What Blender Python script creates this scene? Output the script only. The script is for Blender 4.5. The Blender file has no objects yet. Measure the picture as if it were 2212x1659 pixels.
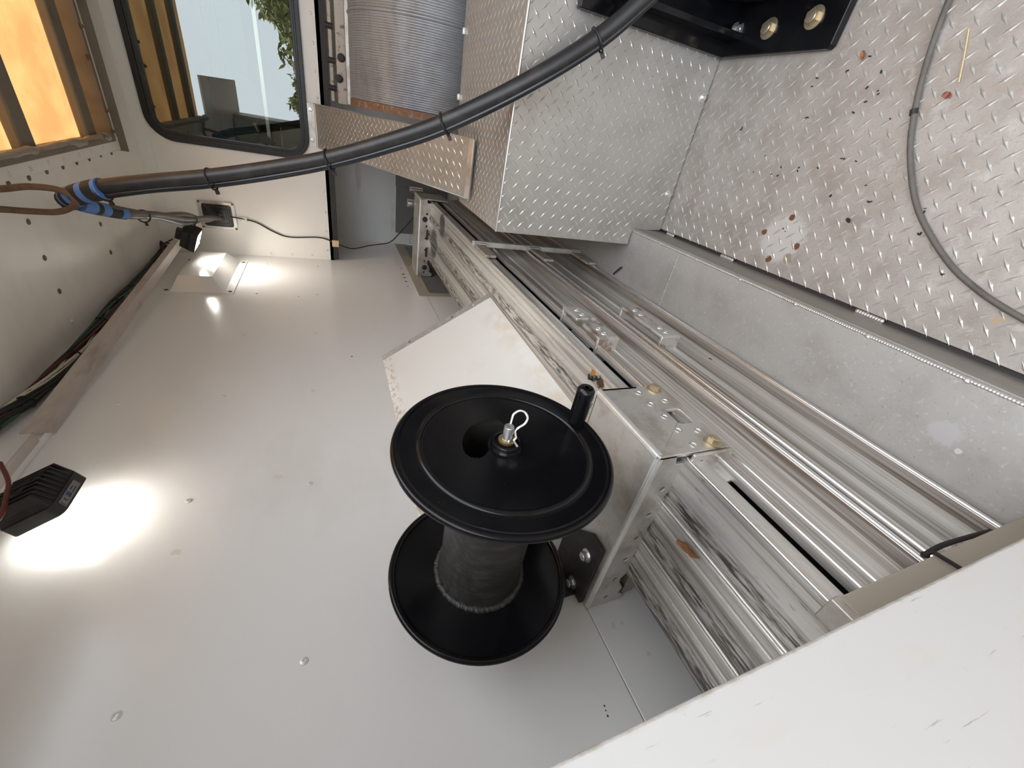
import bpy, bmesh, math, random
from mathutils import Vector, Matrix, noise as mnoise
from mathutils.geometry import tessellate_polygon

random.seed(7)
C = bpy.context.scene.collection
sc = bpy.context.scene
OZ = 1.323                       # height of the lens above the tread-plate floor
ORG = Vector((0, 0, OZ))

# ------------------------------------------------------------------ camera
RC = ((0.16988958865405937, -0.35462562723810753, -0.919444501953725),      # picture right
      (-0.8350043936153742, -0.5473032388740222, 0.05680517019626308),      # picture down
      (-0.523359522995403, 0.7580895918187927, -0.38909507895376966))       # view direction
FPX = 869.825
cam_d = bpy.data.cameras.new('camera')
cam = bpy.data.objects.new('camera', cam_d)
C.objects.link(cam)
r, d, f = (Vector(v) for v in RC)
m3 = Matrix((r, -d, -f)).transposed()
cam.matrix_world = Matrix.Translation(ORG) @ m3.to_4x4()
cam_d.sensor_width = 36.0
cam_d.sensor_fit = 'HORIZONTAL'
cam_d.lens = FPX / 2212.0 * 36.0
cam_d.clip_start = 0.01
sc.camera = cam

# ------------------------------------------------------------------ sky, sun, exposure
world = bpy.data.worlds.new('world')
sc.world = world
world.use_nodes = True
wn = world.node_tree.nodes
wl = world.node_tree.links
wn.clear()
w_out = wn.new('ShaderNodeOutputWorld')
w_bg = wn.new('ShaderNodeBackground')
w_ramp = wn.new('ShaderNodeValToRGB')
w_sep = wn.new('ShaderNodeSeparateXYZ')
w_tc = wn.new('ShaderNodeTexCoord')
wl.new(w_tc.outputs['Generated'], w_sep.inputs[0])
wl.new(w_sep.outputs['Z'], w_ramp.inputs[0])
wl.new(w_ramp.outputs[0], w_bg.inputs['Color'])
wl.new(w_bg.outputs[0], w_out.inputs['Surface'])
e = w_ramp.color_ramp.elements
e[0].position = 0.0
e[0].color = (0.74, 0.82, 0.93, 1)
e[1].position = 0.6
e[1].color = (0.76, 0.80, 0.86, 1)
w_bg.inputs['Strength'].default_value = 3.3

sun_d = bpy.data.lights.new('sun', 'SUN')
sun_d.energy = 1.9
sun_d.angle = math.radians(0.6)
sun_d.color = (1.0, 0.93, 0.82)
sun = bpy.data.objects.new('sun', sun_d)
C.objects.link(sun)
sun.rotation_euler = Vector((-0.25, 0.80, 0.55)).to_track_quat('Z', 'Y').to_euler()
sun.location = (-2, 5, 6)

vs = sc.view_settings
vs.view_transform = 'Standard'
vs.look = 'None'
vs.gamma = 1.0
vs.use_curve_mapping = False
vs.exposure = 0.84
sc.cycles.use_denoising = True
sc.cycles.max_bounces = 10
sc.cycles.diffuse_bounces = 6
sc.cycles.sample_clamp_indirect = 6.0


# ------------------------------------------------------------------ geometry helpers
def P(x, y, z):
    """A point given relative to the lens, as a world point."""
    return Vector((x, y, z)) + ORG


def at(px, py, axis, val):
    """Where the sight line of a pixel meets the real plane x, y or z = val (relative to the lens)."""
    c = (px - 1106.0) / FPX
    s = (py - 829.5) / FPX
    dd = r * c + d * s + f
    return dd * (val / dd[axis]) + ORG


class MB:
    def __init__(self):
        self.v = []
        self.f = []

    def add(self, vs_, fs_):
        o = len(self.v)
        self.v += [Vector(q) for q in vs_]
        self.f += [tuple(i + o for i in q) for q in fs_]
        return self

    def box(self, x0, x1, y0, y1, z0, z1):
        p = [P(x, y, z) for x in (x0, x1) for y in (y0, y1) for z in (z0, z1)]
        return self.add(p, [(0, 1, 3, 2), (4, 6, 7, 5), (0, 4, 5, 1), (2, 3, 7, 6), (0, 2, 6, 4), (1, 5, 7, 3)])

    def obox(self, c, ax, ay, az, sx, sy, sz):
        """box centred on world point c with half sizes along three unit axes"""
        p = [c + ax * (i * sx) + ay * (j * sy) + az * (k * sz) for i in (-1, 1) for j in (-1, 1) for k in (-1, 1)]
        return self.add(p, [(0, 1, 3, 2), (4, 6, 7, 5), (0, 4, 5, 1), (2, 3, 7, 6), (0, 2, 6, 4), (1, 5, 7, 3)])

    def hexa(self, a, b):
        """solid between two matching quads of world points"""
        return self.add(list(a) + list(b), [(3, 2, 1, 0), (4, 5, 6, 7)] + [(i, (i + 1) % 4, 4 + (i + 1) % 4, 4 + i) for i in range(4)])

    def prism(self, loops, o, u, v, w):
        """flat outline with holes (loops of 2D points in axes u, v from world point o) given the thickness vector w"""
        l3 = [[Vector((a, b, 0)) for a, b in lp] for lp in loops]
        tris = tessellate_polygon(l3)
        flat = [q for lp in loops for q in lp]
        n = len(flat)
        base = [o + u * a + v * b for a, b in flat]
        fs_ = [t for t in tris] + [(t[2] + n, t[1] + n, t[0] + n) for t in tris]
        k = 0
        for lp in loops:
            c = len(lp)
            for i in range(c):
                j = (i + 1) % c
                fs_.append((k + i, k + j, k + j + n, k + i + n))
            k += c
        return self.add(base + [q + w for q in base], fs_)

    def tube(self, pts, rad, n=10, caps=True):
        pts = [Vector(q) for q in pts]
        N = len(pts)
        t0 = (pts[1] - pts[0]).normalized()
        nn = t0.orthogonal().normalized()
        vs_, fs_ = [], []
        for i, q in enumerate(pts):
            t = (pts[min(i + 1, N - 1)] - pts[max(i - 1, 0)]).normalized()
            nn = (nn - t * nn.dot(t)).normalized()
            b = t.cross(nn)
            rr = rad(i / (N - 1)) if callable(rad) else rad
            for k in range(n):
                a = 2 * math.pi * k / n
                vs_.append(q + (nn * math.cos(a) + b * math.sin(a)) * rr)
        for i in range(N - 1):
            for k in range(n):
                k2 = (k + 1) % n
                fs_.append((i * n + k, i * n + k2, (i + 1) * n + k2, (i + 1) * n + k))
        if caps:
            fs_.append(tuple(range(n - 1, -1, -1)))
            fs_.append(tuple((N - 1) * n + k for k in range(n)))
        return self.add(vs_, fs_)

    def lathe(self, prof, o, axis, n=48, skip=None, caps=(False, False)):
        """prof: (radius, height along axis) pairs"""
        axis = axis.normalized()
        u = axis.orthogonal().normalized()
        if abs(axis.x) > 0.9:
            u = Vector((0, 1, 0))
        w = axis.cross(u)
        vs_, fs_ = [], []
        for rr, h in prof:
            for k in range(n):
                a = 2 * math.pi * k / n
                vs_.append(o + axis * h + (u * math.cos(a) + w * math.sin(a)) * rr)
        for i in range(len(prof) - 1):
            for k in range(n):
                k2 = (k + 1) % n
                if skip and skip(i, k):
                    continue
                fs_.append((i * n + k, i * n + k2, (i + 1) * n + k2, (i + 1) * n + k))
        if caps[0]:
            fs_.append(tuple(range(n - 1, -1, -1)))
        if caps[1]:
            fs_.append(tuple((len(prof) - 1) * n + k for k in range(n)))
        return self.add(vs_, fs_)

    def cyl(self, a, b, rad, n=20):
        a, b = Vector(a), Vector(b)
        h = (b - a).length
        return self.lathe([(rad, 0), (rad, h)], a, b - a, n, caps=(True, True))

    def dome(self, o, n, rad, h, seg=12):
        return self.lathe([(rad, 0), (rad * 0.92, h * 0.45), (rad * 0.6, h * 0.85), (rad * 0.25, h)], o, n, seg, caps=(False, True))

    def build(self, name, mat, parent=None, smooth=40, origin=None, kind=None, label=None, bevel=0, segs=2):
        vs_ = self.v
        if origin is None:
            xs = [q.x for q in vs_]; ys = [q.y for q in vs_]; zs = [q.z for q in vs_]
            origin = Vector(((min(xs) + max(xs)) / 2, (min(ys) + max(ys)) / 2, min(zs)))
        origin = Vector(origin)
        me = bpy.data.meshes.new(name)
        me.from_pydata([q - origin for q in vs_], [], self.f)
        me.update()
        bm = bmesh.new()
        bm.from_mesh(me)
        bmesh.ops.recalc_face_normals(bm, faces=bm.faces)
        bm.to_mesh(me)
        bm.free()
        if smooth:
            for p in me.polygons:
                p.use_smooth = True
            me.set_sharp_from_angle(angle=math.radians(smooth))
        me.materials.append(mat)
        o = bpy.data.objects.new(name, me)
        C.objects.link(o)
        o['w'] = tuple(origin)
        if parent is not None:
            o.parent = parent
            o.location = origin - Vector(parent['w'])
        else:
            o.location = origin
        if kind:
            o['kind'] = kind
        if label:
            o['label'] = label
        if bevel:
            b = o.modifiers.new('bevel', 'BEVEL')
            b.width = bevel
            b.segments = segs
            b.limit_method = 'ANGLE'
            b.angle_limit = math.radians(40)
        return o


def thing(name, label, cat, loc, group=None):
    o = bpy.data.objects.new(name, None)
    C.objects.link(o)
    o.empty_display_size = 0.05
    o.location = loc
    o['w'] = tuple(loc)
    return tag(o, label, cat, group)


def tag(o, label, cat, group=None):
    o['label'] = label
    o['category'] = cat
    if group:
        o['group'] = group
    return o


def place_copy(src, name, loc, parent, rot=None):
    c = src.copy()
    c.name = name
    C.objects.link(c)
    c['w'] = tuple(loc)
    c.parent = parent
    c.location = Vector(loc) - (Vector(parent['w']) if parent else Vector())
    if rot is not None:
        c.rotation_euler = rot
    return c


def spline(pts, sub=8):
    pts = [Vector(q) for q in pts]
    out = []
    for i in range(len(pts) - 1):
        p0 = pts[max(i - 1, 0)]; p1 = pts[i]; p2 = pts[i + 1]; p3 = pts[min(i + 2, len(pts) - 1)]
        for k in range(sub):
            t = k / sub
            out.append(0.5 * ((2 * p1) + (p2 - p0) * t + (2 * p0 - 5 * p1 + 4 * p2 - p3) * t * t + (3 * p1 - p0 - 3 * p2 + p3) * t ** 3))
    out.append(pts[-1])
    return out


def rrect(x0, x1, y0, y1, rad, n=6):
    out = []
    for cx, cy, a0 in ((x1 - rad, y1 - rad, 0), (x0 + rad, y1 - rad, 90), (x0 + rad, y0 + rad, 180), (x1 - rad, y0 + rad, 270)):
        for k in range(n + 1):
            a = math.radians(a0 + 90 * k / n)
            out.append((cx + rad * math.cos(a), cy + rad * math.sin(a)))
    return out


def circle(cx, cy, rad, n=12):
    return [(cx + rad * math.cos(2 * math.pi * k / n), cy + rad * math.sin(2 * math.pi * k / n)) for k in range(n)]


X, Y, Z = Vector((1, 0, 0)), Vector((0, 1, 0)), Vector((0, 0, 1))


# ------------------------------------------------------------------ materials
def mat(name, base, rough=0.5, metal=0.0, coat=0.0, layers=(), bump=None, spec=0.5, spots=(), rough_var=None, bands=()):
    """layers: (colour, scale xyz, low, high, strength); a noise in world space mixes the colour in where it lies above low..high.
    spots: (colour, world centre, radius, raggedness)"""
    m = bpy.data.materials.new(name)
    m.use_nodes = True
    nt = m.node_tree
    n, l = nt.nodes, nt.links
    b = n['Principled BSDF']
    b.inputs['Base Color'].default_value = (*base, 1)
    b.inputs['Roughness'].default_value = rough
    b.inputs['Metallic'].default_value = metal
    b.inputs['Coat Weight'].default_value = coat
    b.inputs['Coat Roughness'].default_value = 0.12
    b.inputs['Specular IOR Level'].default_value = spec
    geo = n.new('ShaderNodeNewGeometry')

    def nz(scale, detail=4.0, rgh=0.6):
        mp = n.new('ShaderNodeVectorMath')
        mp.operation = 'MULTIPLY'
        mp.inputs[1].default_value = scale
        l.new(geo.outputs['Position'], mp.inputs[0])
        t = n.new('ShaderNodeTexNoise')
        t.inputs['Scale'].default_value = 1.0
        t.inputs['Detail'].default_value = detail
        t.inputs['Roughness'].default_value = rgh
        l.new(mp.outputs[0], t.inputs['Vector'])
        return t.outputs['Fac']

    def ranged(sock, lo, hi, a=0.0, z=1.0):
        q = n.new('ShaderNodeMapRange')
        q.inputs['From Min'].default_value = lo
        q.inputs['From Max'].default_value = hi
        q.inputs['To Min'].default_value = a
        q.inputs['To Max'].default_value = z
        l.new(sock, q.inputs['Value'])
        return q.outputs['Result']

    col = None

    def mix(fac, colour):
        nonlocal col
        x = n.new('ShaderNodeMix')
        x.data_type = 'RGBA'
        l.new(fac, x.inputs[0])
        if col is None:
            x.inputs[6].default_value = (*base, 1)
        else:
            l.new(col, x.inputs[6])
        x.inputs[7].default_value = (*colour, 1)
        col = x.outputs[2]

    for colour, scale, lo, hi, st in layers:
        mix(ranged(nz(scale), lo, hi, 0.0, st), colour)
    for colour, axis, cen, half, scale, lo, hi, st in bands:
        sx = n.new('ShaderNodeSeparateXYZ')
        l.new(geo.outputs['Position'], sx.inputs[0])
        ab = n.new('ShaderNodeMath')
        ab.operation = 'SUBTRACT'
        ab.inputs[1].default_value = cen
        l.new(sx.outputs[axis], ab.inputs[0])
        ac = n.new('ShaderNodeMath')
        ac.operation = 'ABSOLUTE'
        l.new(ab.outputs[0], ac.inputs[0])
        a_ = ranged(ac.outputs[0], half, half * 0.3, 0.0, 1.0)
        b_ = ranged(nz(scale), lo, hi, 0.0, st)
        mu = n.new('ShaderNodeMath')
        mu.operation = 'MULTIPLY'
        l.new(a_, mu.inputs[0])
        l.new(b_, mu.inputs[1])
        mix(mu.outputs[0], colour)
    for colour, cen, rad, rag in spots:
        sub = n.new('ShaderNodeVectorMath')
        sub.operation = 'DISTANCE'
        sub.inputs[1].default_value = cen
        l.new(geo.outputs['Position'], sub.inputs[0])
        k = n.new('ShaderNodeMath')
        k.operation = 'MULTIPLY_ADD'
        k.inputs[1].default_value = rag
        l.new(nz((60, 60, 60)), k.inputs[0])
        l.new(sub.outputs['Value'], k.inputs[2])
        mix(ranged(k.outputs[0], rad * 1.1 + rag * 0.5, rad * 0.8 + rag * 0.5), colour)
    if col is not None:
        l.new(col, b.inputs['Base Color'])
    if rough_var:
        scale, a, z = rough_var
        l.new(ranged(nz(scale), 0.3, 0.7, a, z), b.inputs['Roughness'])
    if bump:
        scale, st, dist = bump
        bp = n.new('ShaderNodeBump')
        bp.inputs['Strength'].default_value = st
        bp.inputs['Distance'].default_value = dist
        l.new(nz(scale), bp.inputs['Height'])
        l.new(bp.outputs[0], b.inputs['Normal'])
    return m


M = {}
M['wall'] = mat('white_wall_paint', (0.83, 0.82, 0.80), 0.19, coat=0.0, layers=[
    ((0.60, 0.55, 0.47), (2.2, 1.5, 3.0), 0.60, 0.85, 0.35), ((0.30, 0.26, 0.22), (55, 40, 12), 0.76, 0.80, 0.5)],
    spots=[((0.05, 0.045, 0.04), at(a, b, 0, -1.0), q, 0.012) for a, b, q in ((867, 580, 0.007), (871, 592, 0.010), (874, 600, 0.010), (877, 608, 0.009), (881, 618, 0.006), (1306, 1525, 0.0025), (1309, 1535, 0.003), (1313, 1546, 0.0025),
            (1395, 330, 0.001), (645, 640, 0.004), (760, 770, 0.004))] + [((0.74, 0.70, 0.64), at(a, b, 0, -1.0), q, 0.03) for a, b, q in ((1345, 1345, 0.006), (1325, 1352, 0.004), (1400, 1410, 0.005), (600, 1030, 0.012), (380, 1192, 0.010))],
    bump=((2.2, 2.2, 2.2), 0.10, 0.02))
M['bulk'] = mat('white_bulkhead_paint', (0.80, 0.775, 0.73), 0.32, layers=[
    ((0.62, 0.55, 0.44), (1.6, 1.6, 2.4), 0.58, 0.85, 0.4)])
M['recess'] = mat('splattered_paint', (0.84, 0.845, 0.84), 0.35, layers=[
    ((0.36, 0.28, 0.18), (2.0, 3.0, 14), 0.60, 0.75, 0.5), ((0.08, 0.05, 0.03), (70, 70, 70), 0.70, 0.74, 0.9)])
M['ceil'] = mat('ceiling_paint', (0.82, 0.78, 0.715), 0.30, layers=[
    ((0.52, 0.44, 0.33), (1.4, 2.2, 3), 0.50, 0.80, 0.55)])
M['pillar'] = mat('scuffed_white_panel', (0.70, 0.69, 0.675), 0.45, layers=[
    ((0.70, 0.64, 0.55), (5, 9, 4), 0.55, 0.8, 0.4), ((0.30, 0.31, 0.34), (60, 170, 9), 0.685, 0.73, 0.7), ((0.36, 0.37, 0.40), (60, 40, 150), 0.715, 0.745, 0.6), ((0.70, 0.64, 0.55), (14, 30, 6), 0.58, 0.74, 0.5)],
    bands=[((0.50, 0.43, 0.32), 1, 0.0585, 0.0055, (90, 160, 60), 0.44, 0.60, 0.65)])
M['tread'] = mat('aluminium_tread_plate', (0.43, 0.41, 0.38), 0.42, 0.55, layers=[
    ((0.33, 0.305, 0.27), (7, 7, 7), 0.45, 0.7, 0.6), ((0.30, 0.24, 0.18), (3, 3, 3), 0.58, 0.75, 0.3)],
    bump=((400, 400, 400), 0.12, 0.001))
rust = (0.17, 0.07, 0.035)
M['lug'] = mat('polished_tread_lug', (0.60, 0.585, 0.555), 0.30, 0.65, layers=[((0.50, 0.465, 0.42), (9, 9, 9), 0.5, 0.7, 0.6)])
M['floor_lug'] = mat('worn_tread_lug', (0.52, 0.495, 0.46), 0.40, 0.5, layers=[((0.40, 0.35, 0.30), (11, 11, 11), 0.48, 0.66, 0.7)])
fl = lambda x, y: at(x, y, 2, -1.323)
M['floor'] = mat('dirty_tread_plate', (0.41, 0.375, 0.343), 0.5, 0.4, layers=[
    ((0.29, 0.25, 0.215), (9, 9, 9), 0.42, 0.66, 0.7), ((0.53, 0.51, 0.485), (26, 26, 26), 0.56, 0.68, 0.5), ((0.30, 0.26, 0.22), (170, 170, 170), 0.56, 0.66, 0.55), ((0.62, 0.60, 0.57), (240, 240, 240), 0.62, 0.70, 0.6),
    ((0.36, 0.24, 0.15), (5, 5, 5), 0.62, 0.75, 0.4)],
    spots=[((0.55, 0.53, 0.505), fl(1690, 515), 0.075, 0.05), ((0.34, 0.27, 0.21), fl(1700, 558), 0.016, 0.045), (rust, fl(1711, 470), 0.010, 0.006),
           (rust, fl(1651, 501), 0.010, 0.006), (rust, fl(1720, 533), 0.011, 0.010), (rust, fl(1660, 559), 0.011, 0.010),
           ((0.30, 0.19, 0.12), fl(1780, 640), 0.010, 0.02), ((0.42, 0.32, 0.22), fl(2155, 690), 0.010, 0.03)],
    bump=((260, 260, 260), 0.25, 0.001))
M['ledge'] = mat('grey_aluminium_ledge', (0.43, 0.415, 0.39), 0.5, 0.45, layers=[
    ((0.34, 0.31, 0.28), (8, 8, 8), 0.45, 0.7, 0.7), ((0.55, 0.535, 0.51), (110, 110, 110), 0.58, 0.68, 0.6), ((0.26, 0.22, 0.18), (160, 160, 160), 0.62, 0.70, 0.6)],
    spots=[((0.62, 0.62, 0.64), at(2070, 975, 2, -1.18), 0.006, 0.008), ((0.48, 0.47, 0.465), at(2040, 935, 2, -1.18), 0.028, 0.03)],
    bump=((200, 200, 200), 0.15, 0.001))
M['mast'] = mat('weathered_extruded_aluminium', (0.76, 0.74, 0.70), 0.32, 0.72, layers=[
    ((0.42, 0.375, 0.33), (75, 0.45, 75), 0.48, 0.62, 0.75), ((0.84, 0.82, 0.79), (170, 0.9, 170), 0.54, 0.68, 0.6),
    ((0.22, 0.165, 0.12), (120, 0.8, 120), 0.60, 0.69, 0.75), ((0.30, 0.24, 0.18), (30, 1.6, 30), 0.60, 0.74, 0.55), ((0.13, 0.11, 0.10), (170, 22, 170), 0.64, 0.71, 0.6)],
    spots=[((0.62, 0.30, 0.07), at(1281, 806, 2, -.62), 0.012, 0.012), ((0.12, 0.07, 0.04), at(1297, 826, 2, -.62), 0.016, 0.03),
           ((0.16, 0.145, 0.14), P(-0.72, 2.75, -.62), 0.10, 0.12), ((0.15, 0.135, 0.13), P(-0.55, 2.55, -.62), 0.07, 0.10)],
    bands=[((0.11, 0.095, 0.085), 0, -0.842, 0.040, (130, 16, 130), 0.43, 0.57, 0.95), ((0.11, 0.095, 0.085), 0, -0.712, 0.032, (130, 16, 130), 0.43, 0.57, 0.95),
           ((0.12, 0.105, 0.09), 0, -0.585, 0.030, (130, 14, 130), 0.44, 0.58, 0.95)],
    bump=((180, 2, 180), 0.22, 0.002), rough_var=((60, 1.2, 60), 0.22, 0.48))
M['rail'] = mat('stained_aluminium_with_glare', (0.74, 0.72, 0.69), 0.34, 0.7, layers=[
    ((0.44, 0.40, 0.36), (75, 0.45, 75), 0.48, 0.62, 0.75), ((0.24, 0.18, 0.13), (110, 0.9, 110), 0.58, 0.68, 0.75), ((0.26, 0.19, 0.135), (20, 2.0, 40), 0.58, 0.72, 0.6)],
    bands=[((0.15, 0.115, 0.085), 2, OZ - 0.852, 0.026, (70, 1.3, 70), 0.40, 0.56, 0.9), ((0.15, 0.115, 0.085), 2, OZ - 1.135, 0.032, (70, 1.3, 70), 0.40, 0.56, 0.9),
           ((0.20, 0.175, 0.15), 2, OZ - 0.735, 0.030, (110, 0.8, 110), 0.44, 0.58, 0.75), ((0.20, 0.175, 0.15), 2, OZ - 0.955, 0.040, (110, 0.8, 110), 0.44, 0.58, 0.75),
           ((0.92, 0.90, 0.88), 2, OZ - 0.80, 0.020, (60, 1.6, 60), 0.50, 0.62, 0.8), ((0.92, 0.90, 0.88), 2, OZ - 1.06, 0.026, (60, 1.6, 60), 0.50, 0.62, 0.8)],  # pale bands paint the glare streak along each rail web
    bump=((180, 2, 180), 0.22, 0.002))
M['dirt_rail'] = mat('dirt_on_flange', (0.30, 0.265, 0.23), 0.6, 0.45, layers=[
    ((0.12, 0.085, 0.06), (60, 1.5, 60), 0.46, 0.60, 0.9), ((0.46, 0.43, 0.40), (120, 0.9, 120), 0.54, 0.66, 0.7)])
M['lip'] = mat('skylit_rail_lip', (0.82, 0.80, 0.77), 0.25, 0.85, layers=[((0.5, 0.46, 0.4), (30, 6, 30), 0.55, 0.7, 0.5)])  # paler metal paints the skylight caught along rail lips and beads
M['clamp'] = mat('cast_aluminium', (0.64, 0.62, 0.585), 0.40, 0.7, layers=[
    ((0.36, 0.31, 0.25), (11, 9, 11), 0.46, 0.66, 0.75), ((0.74, 0.72, 0.70), (120, 120, 120), 0.56, 0.7, 0.4)],
    bump=((220, 220, 220), 0.15, 0.001), rough_var=((20, 20, 20), 0.3, 0.5))
M['fold'] = mat('fold_highlight_aluminium', (0.78, 0.77, 0.74), 0.34, 0.6, layers=[((0.60, 0.57, 0.53), (60, 60, 60), 0.5, 0.7, 0.5)])  # brighter than the clamp metal to paint the highlight on its folds
M['strap'] = mat('rust_stained_strap', (0.58, 0.56, 0.53), 0.42, 0.65, layers=[
    ((0.24, 0.14, 0.085), (28, 12, 28), 0.50, 0.64, 0.8), ((0.72, 0.70, 0.67), (80, 80, 80), 0.58, 0.7, 0.5)])
M['side'] = mat('brown_grey_side_plate', (0.33, 0.31, 0.285), 0.42, 0.55, layers=[((0.27, 0.235, 0.20), (9, 3, 20), 0.46, 0.68, 0.6)])
M['right'] = mat('darkened_right_wall', (0.24, 0.235, 0.225), 0.6)  # unseen wall, kept dark so little light bounces onto the left wall
M['black'] = mat('gloss_black_paint', (0.004, 0.004, 0.005), 0.16, coat=0.0, spec=0.28, layers=[
    ((0.05, 0.047, 0.044), (240, 240, 240), 0.70, 0.75, 0.6), ((0.012, 0.011, 0.011), (8, 8, 8), 0.5, 0.7, 0.6)])
M['black_matt'] = mat('matt_black', (0.016, 0.015, 0.015), 0.55, layers=[((0.05, 0.045, 0.04), (30, 30, 30), 0.5, 0.75, 0.6)])
M['drum_black'] = mat('scuffed_black_drum', (0.025, 0.024, 0.024), 0.5, layers=[((0.075, 0.068, 0.06), (70, 70, 8), 0.45, 0.72, 0.7)])
M['rubber'] = mat('black_rubber', (0.012, 0.012, 0.013), 0.38, layers=[((0.04, 0.036, 0.033), (25, 25, 25), 0.5, 0.75, 0.5)])
M['hose'] = mat('dusty_black_hose', (0.017, 0.016, 0.016), 0.40, layers=[((0.055, 0.05, 0.045), (18, 18, 18), 0.50, 0.74, 0.6)])
M['hose_gloss'] = mat('shiny_black_hose', (0.012, 0.013, 0.017), 0.22)
M['hose_grey'] = mat('dusty_grey_cable', (0.12, 0.105, 0.09), 0.6, layers=[((0.05, 0.045, 0.04), (30, 30, 30), 0.5, 0.7, 0.6)])
M['tape_blue'] = mat('blue_tape', (0.09, 0.21, 0.52), 0.45, layers=[((0.10, 0.10, 0.11), (30, 30, 30), 0.52, 0.70, 0.6)])
M['rope'] = mat('brown_rope', (0.155, 0.09, 0.052), 0.8, layers=[((0.10, 0.055, 0.03), (60, 60, 60), 0.5, 0.65, 0.6)])
M['steel'] = mat('bright_zinc_steel', (0.70, 0.70, 0.69), 0.28, 0.9)
M['gold'] = mat('yellow_zinc_steel', (0.56, 0.48, 0.34), 0.35, 0.9)
M['brass'] = mat('brass_washer', (0.45, 0.32, 0.16), 0.4, 0.9)
M['rivet'] = mat('painted_rivet', (0.76, 0.75, 0.72), 0.3, 0.2)
M['rivet_dark'] = mat('dark_rivet', (0.13, 0.10, 0.08), 0.6)
M['rust'] = mat('rusty_steel', (0.20, 0.105, 0.06), 0.75, 0.2, layers=[((0.34, 0.27, 0.20), (25, 25, 60), 0.5, 0.7, 0.7), ((0.06, 0.035, 0.02), (60, 60, 60), 0.58, 0.7, 0.7)])
M['oily'] = mat('oily_grey_steel', (0.42, 0.37, 0.31), 0.5, 0.3, layers=[((0.12, 0.07, 0.04), (40, 40, 40), 0.55, 0.68, 0.9)])
M['dark'] = mat('dark_steel', (0.03, 0.024, 0.022), 0.6)
M['wire'] = mat('galvanised_wire', (0.40, 0.405, 0.42), 0.45, 0.6, layers=[
    ((0.30, 0.27, 0.235), (6, 40, 6), 0.48, 0.68, 0.6), ((0.20, 0.20, 0.23), (2, 9, 2), 0.5, 0.7, 0.6)])
M['strip'] = mat('stained_angle_strip', (0.55, 0.49, 0.45), 0.5, 0.35, layers=[
    ((0.30, 0.22, 0.15), (14, 5, 14), 0.52, 0.72, 0.6), ((0.68, 0.63, 0.60), (50, 9, 50), 0.55, 0.7, 0.5)])
M['cowl'] = mat('cream_white_paint', (0.86, 0.845, 0.80), 0.28, coat=0.2, layers=[
    ((0.72, 0.58, 0.40), (4, 3, 4), 0.58, 0.80, 0.5), ((0.28, 0.22, 0.16), (90, 60, 60), 0.74, 0.78, 0.6)],
    bands=[((0.50, 0.36, 0.20), 0, -0.995, 0.030, (70, 40, 70), 0.48, 0.60, 0.8), ((0.66, 0.52, 0.33), 0, -0.630, 0.06, (9, 6, 9), 0.42, 0.66, 0.5)])
M['flash'] = mat('grey_flashing', (0.50, 0.49, 0.48), 0.5, 0.5, layers=[((0.70, 0.68, 0.66), (50, 50, 50), 0.5, 0.65, 0.7)])
M['darkgrey'] = mat('dark_grey_sheet', (0.20, 0.195, 0.19), 0.5)
M['tan'] = mat('tan_frame', (0.42, 0.37, 0.30), 0.6)
M['cab'] = mat('cab_grey_panel', (0.42, 0.42, 0.39), 0.5)
M['cab_back'] = mat('cab_panel_sky_tint', (0.22, 0.335, 0.48), 0.5)  # blue stands in for sky reflected in the window glass
M['cab_dark'] = mat('cab_dark_panel', (0.05, 0.048, 0.045), 0.45)
M['cab_floor'] = mat('cab_vinyl', (0.10, 0.10, 0.095), 0.6)
M['leaf_brown'] = mat('dry_leaf', (0.28, 0.12, 0.045), 0.7, layers=[((0.13, 0.055, 0.02), (70, 70, 70), 0.45, 0.65, 0.8)])
M['leaf_red'] = mat('red_leaf', (0.24, 0.07, 0.045), 0.6)
M['straw'] = mat('dry_straw', (0.62, 0.47, 0.25), 0.7)
M['crumb'] = mat('black_crumbs', (0.02, 0.014, 0.012), 0.8)
M['beige'] = mat('beige_plastic', (0.62, 0.47, 0.30), 0.5)
M['white_plastic'] = mat('white_plastic', (0.8, 0.78, 0.72), 0.4)
M['sticker'] = mat('grey_sticker', (0.16, 0.16, 0.17), 0.4)
M['print'] = mat('black_print', (0.01, 0.01, 0.01), 0.5)
M['blue_print'] = mat('blue_print', (0.03, 0.05, 0.18), 0.5)
M['weld'] = mat('weld_bead', (0.50, 0.485, 0.46), 0.38, 0.7, layers=[((0.42, 0.39, 0.35), (60, 60, 60), 0.5, 0.66, 0.6)])
M['w_red'] = mat('red_brown_wire', (0.11, 0.018, 0.014), 0.5)
M['w_green'] = mat('green_wire', (0.03, 0.11, 0.05), 0.5)
M['w_cream'] = mat('cream_wire', (0.62, 0.57, 0.44), 0.5)
M['w_black'] = mat('black_wire', (0.015, 0.014, 0.014), 0.45)
M['ground'] = mat('dry_ground', (0.33, 0.29, 0.24), 0.9, layers=[((0.22, 0.19, 0.15), (0.4, 0.4, 0.4), 0.45, 0.65, 0.6)])
M['leaves'] = mat('tree_leaves', (0.21, 0.23, 0.08), 0.6, layers=[((0.24, 0.24, 0.10), (3, 3, 3), 0.45, 0.65, 0.6)])
M['bark'] = mat('bark', (0.10, 0.07, 0.05), 0.9)
M['bow'] = mat('grey_roof_bow', (0.20, 0.165, 0.125), 0.6, layers=[((0.12, 0.09, 0.06), (10, 10, 10), 0.5, 0.7, 0.5)])


def emissive(name, colour, st):
    m = bpy.data.materials.new(name)
    m.use_nodes = True
    b = m.node_tree.nodes['Principled BSDF']
    b.inputs['Base Color'].default_value = (0.9, 0.9, 0.9, 1)
    b.inputs['Emission Color'].default_value = (*colour, 1)
    b.inputs['Emission Strength'].default_value = st
    return m


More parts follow.
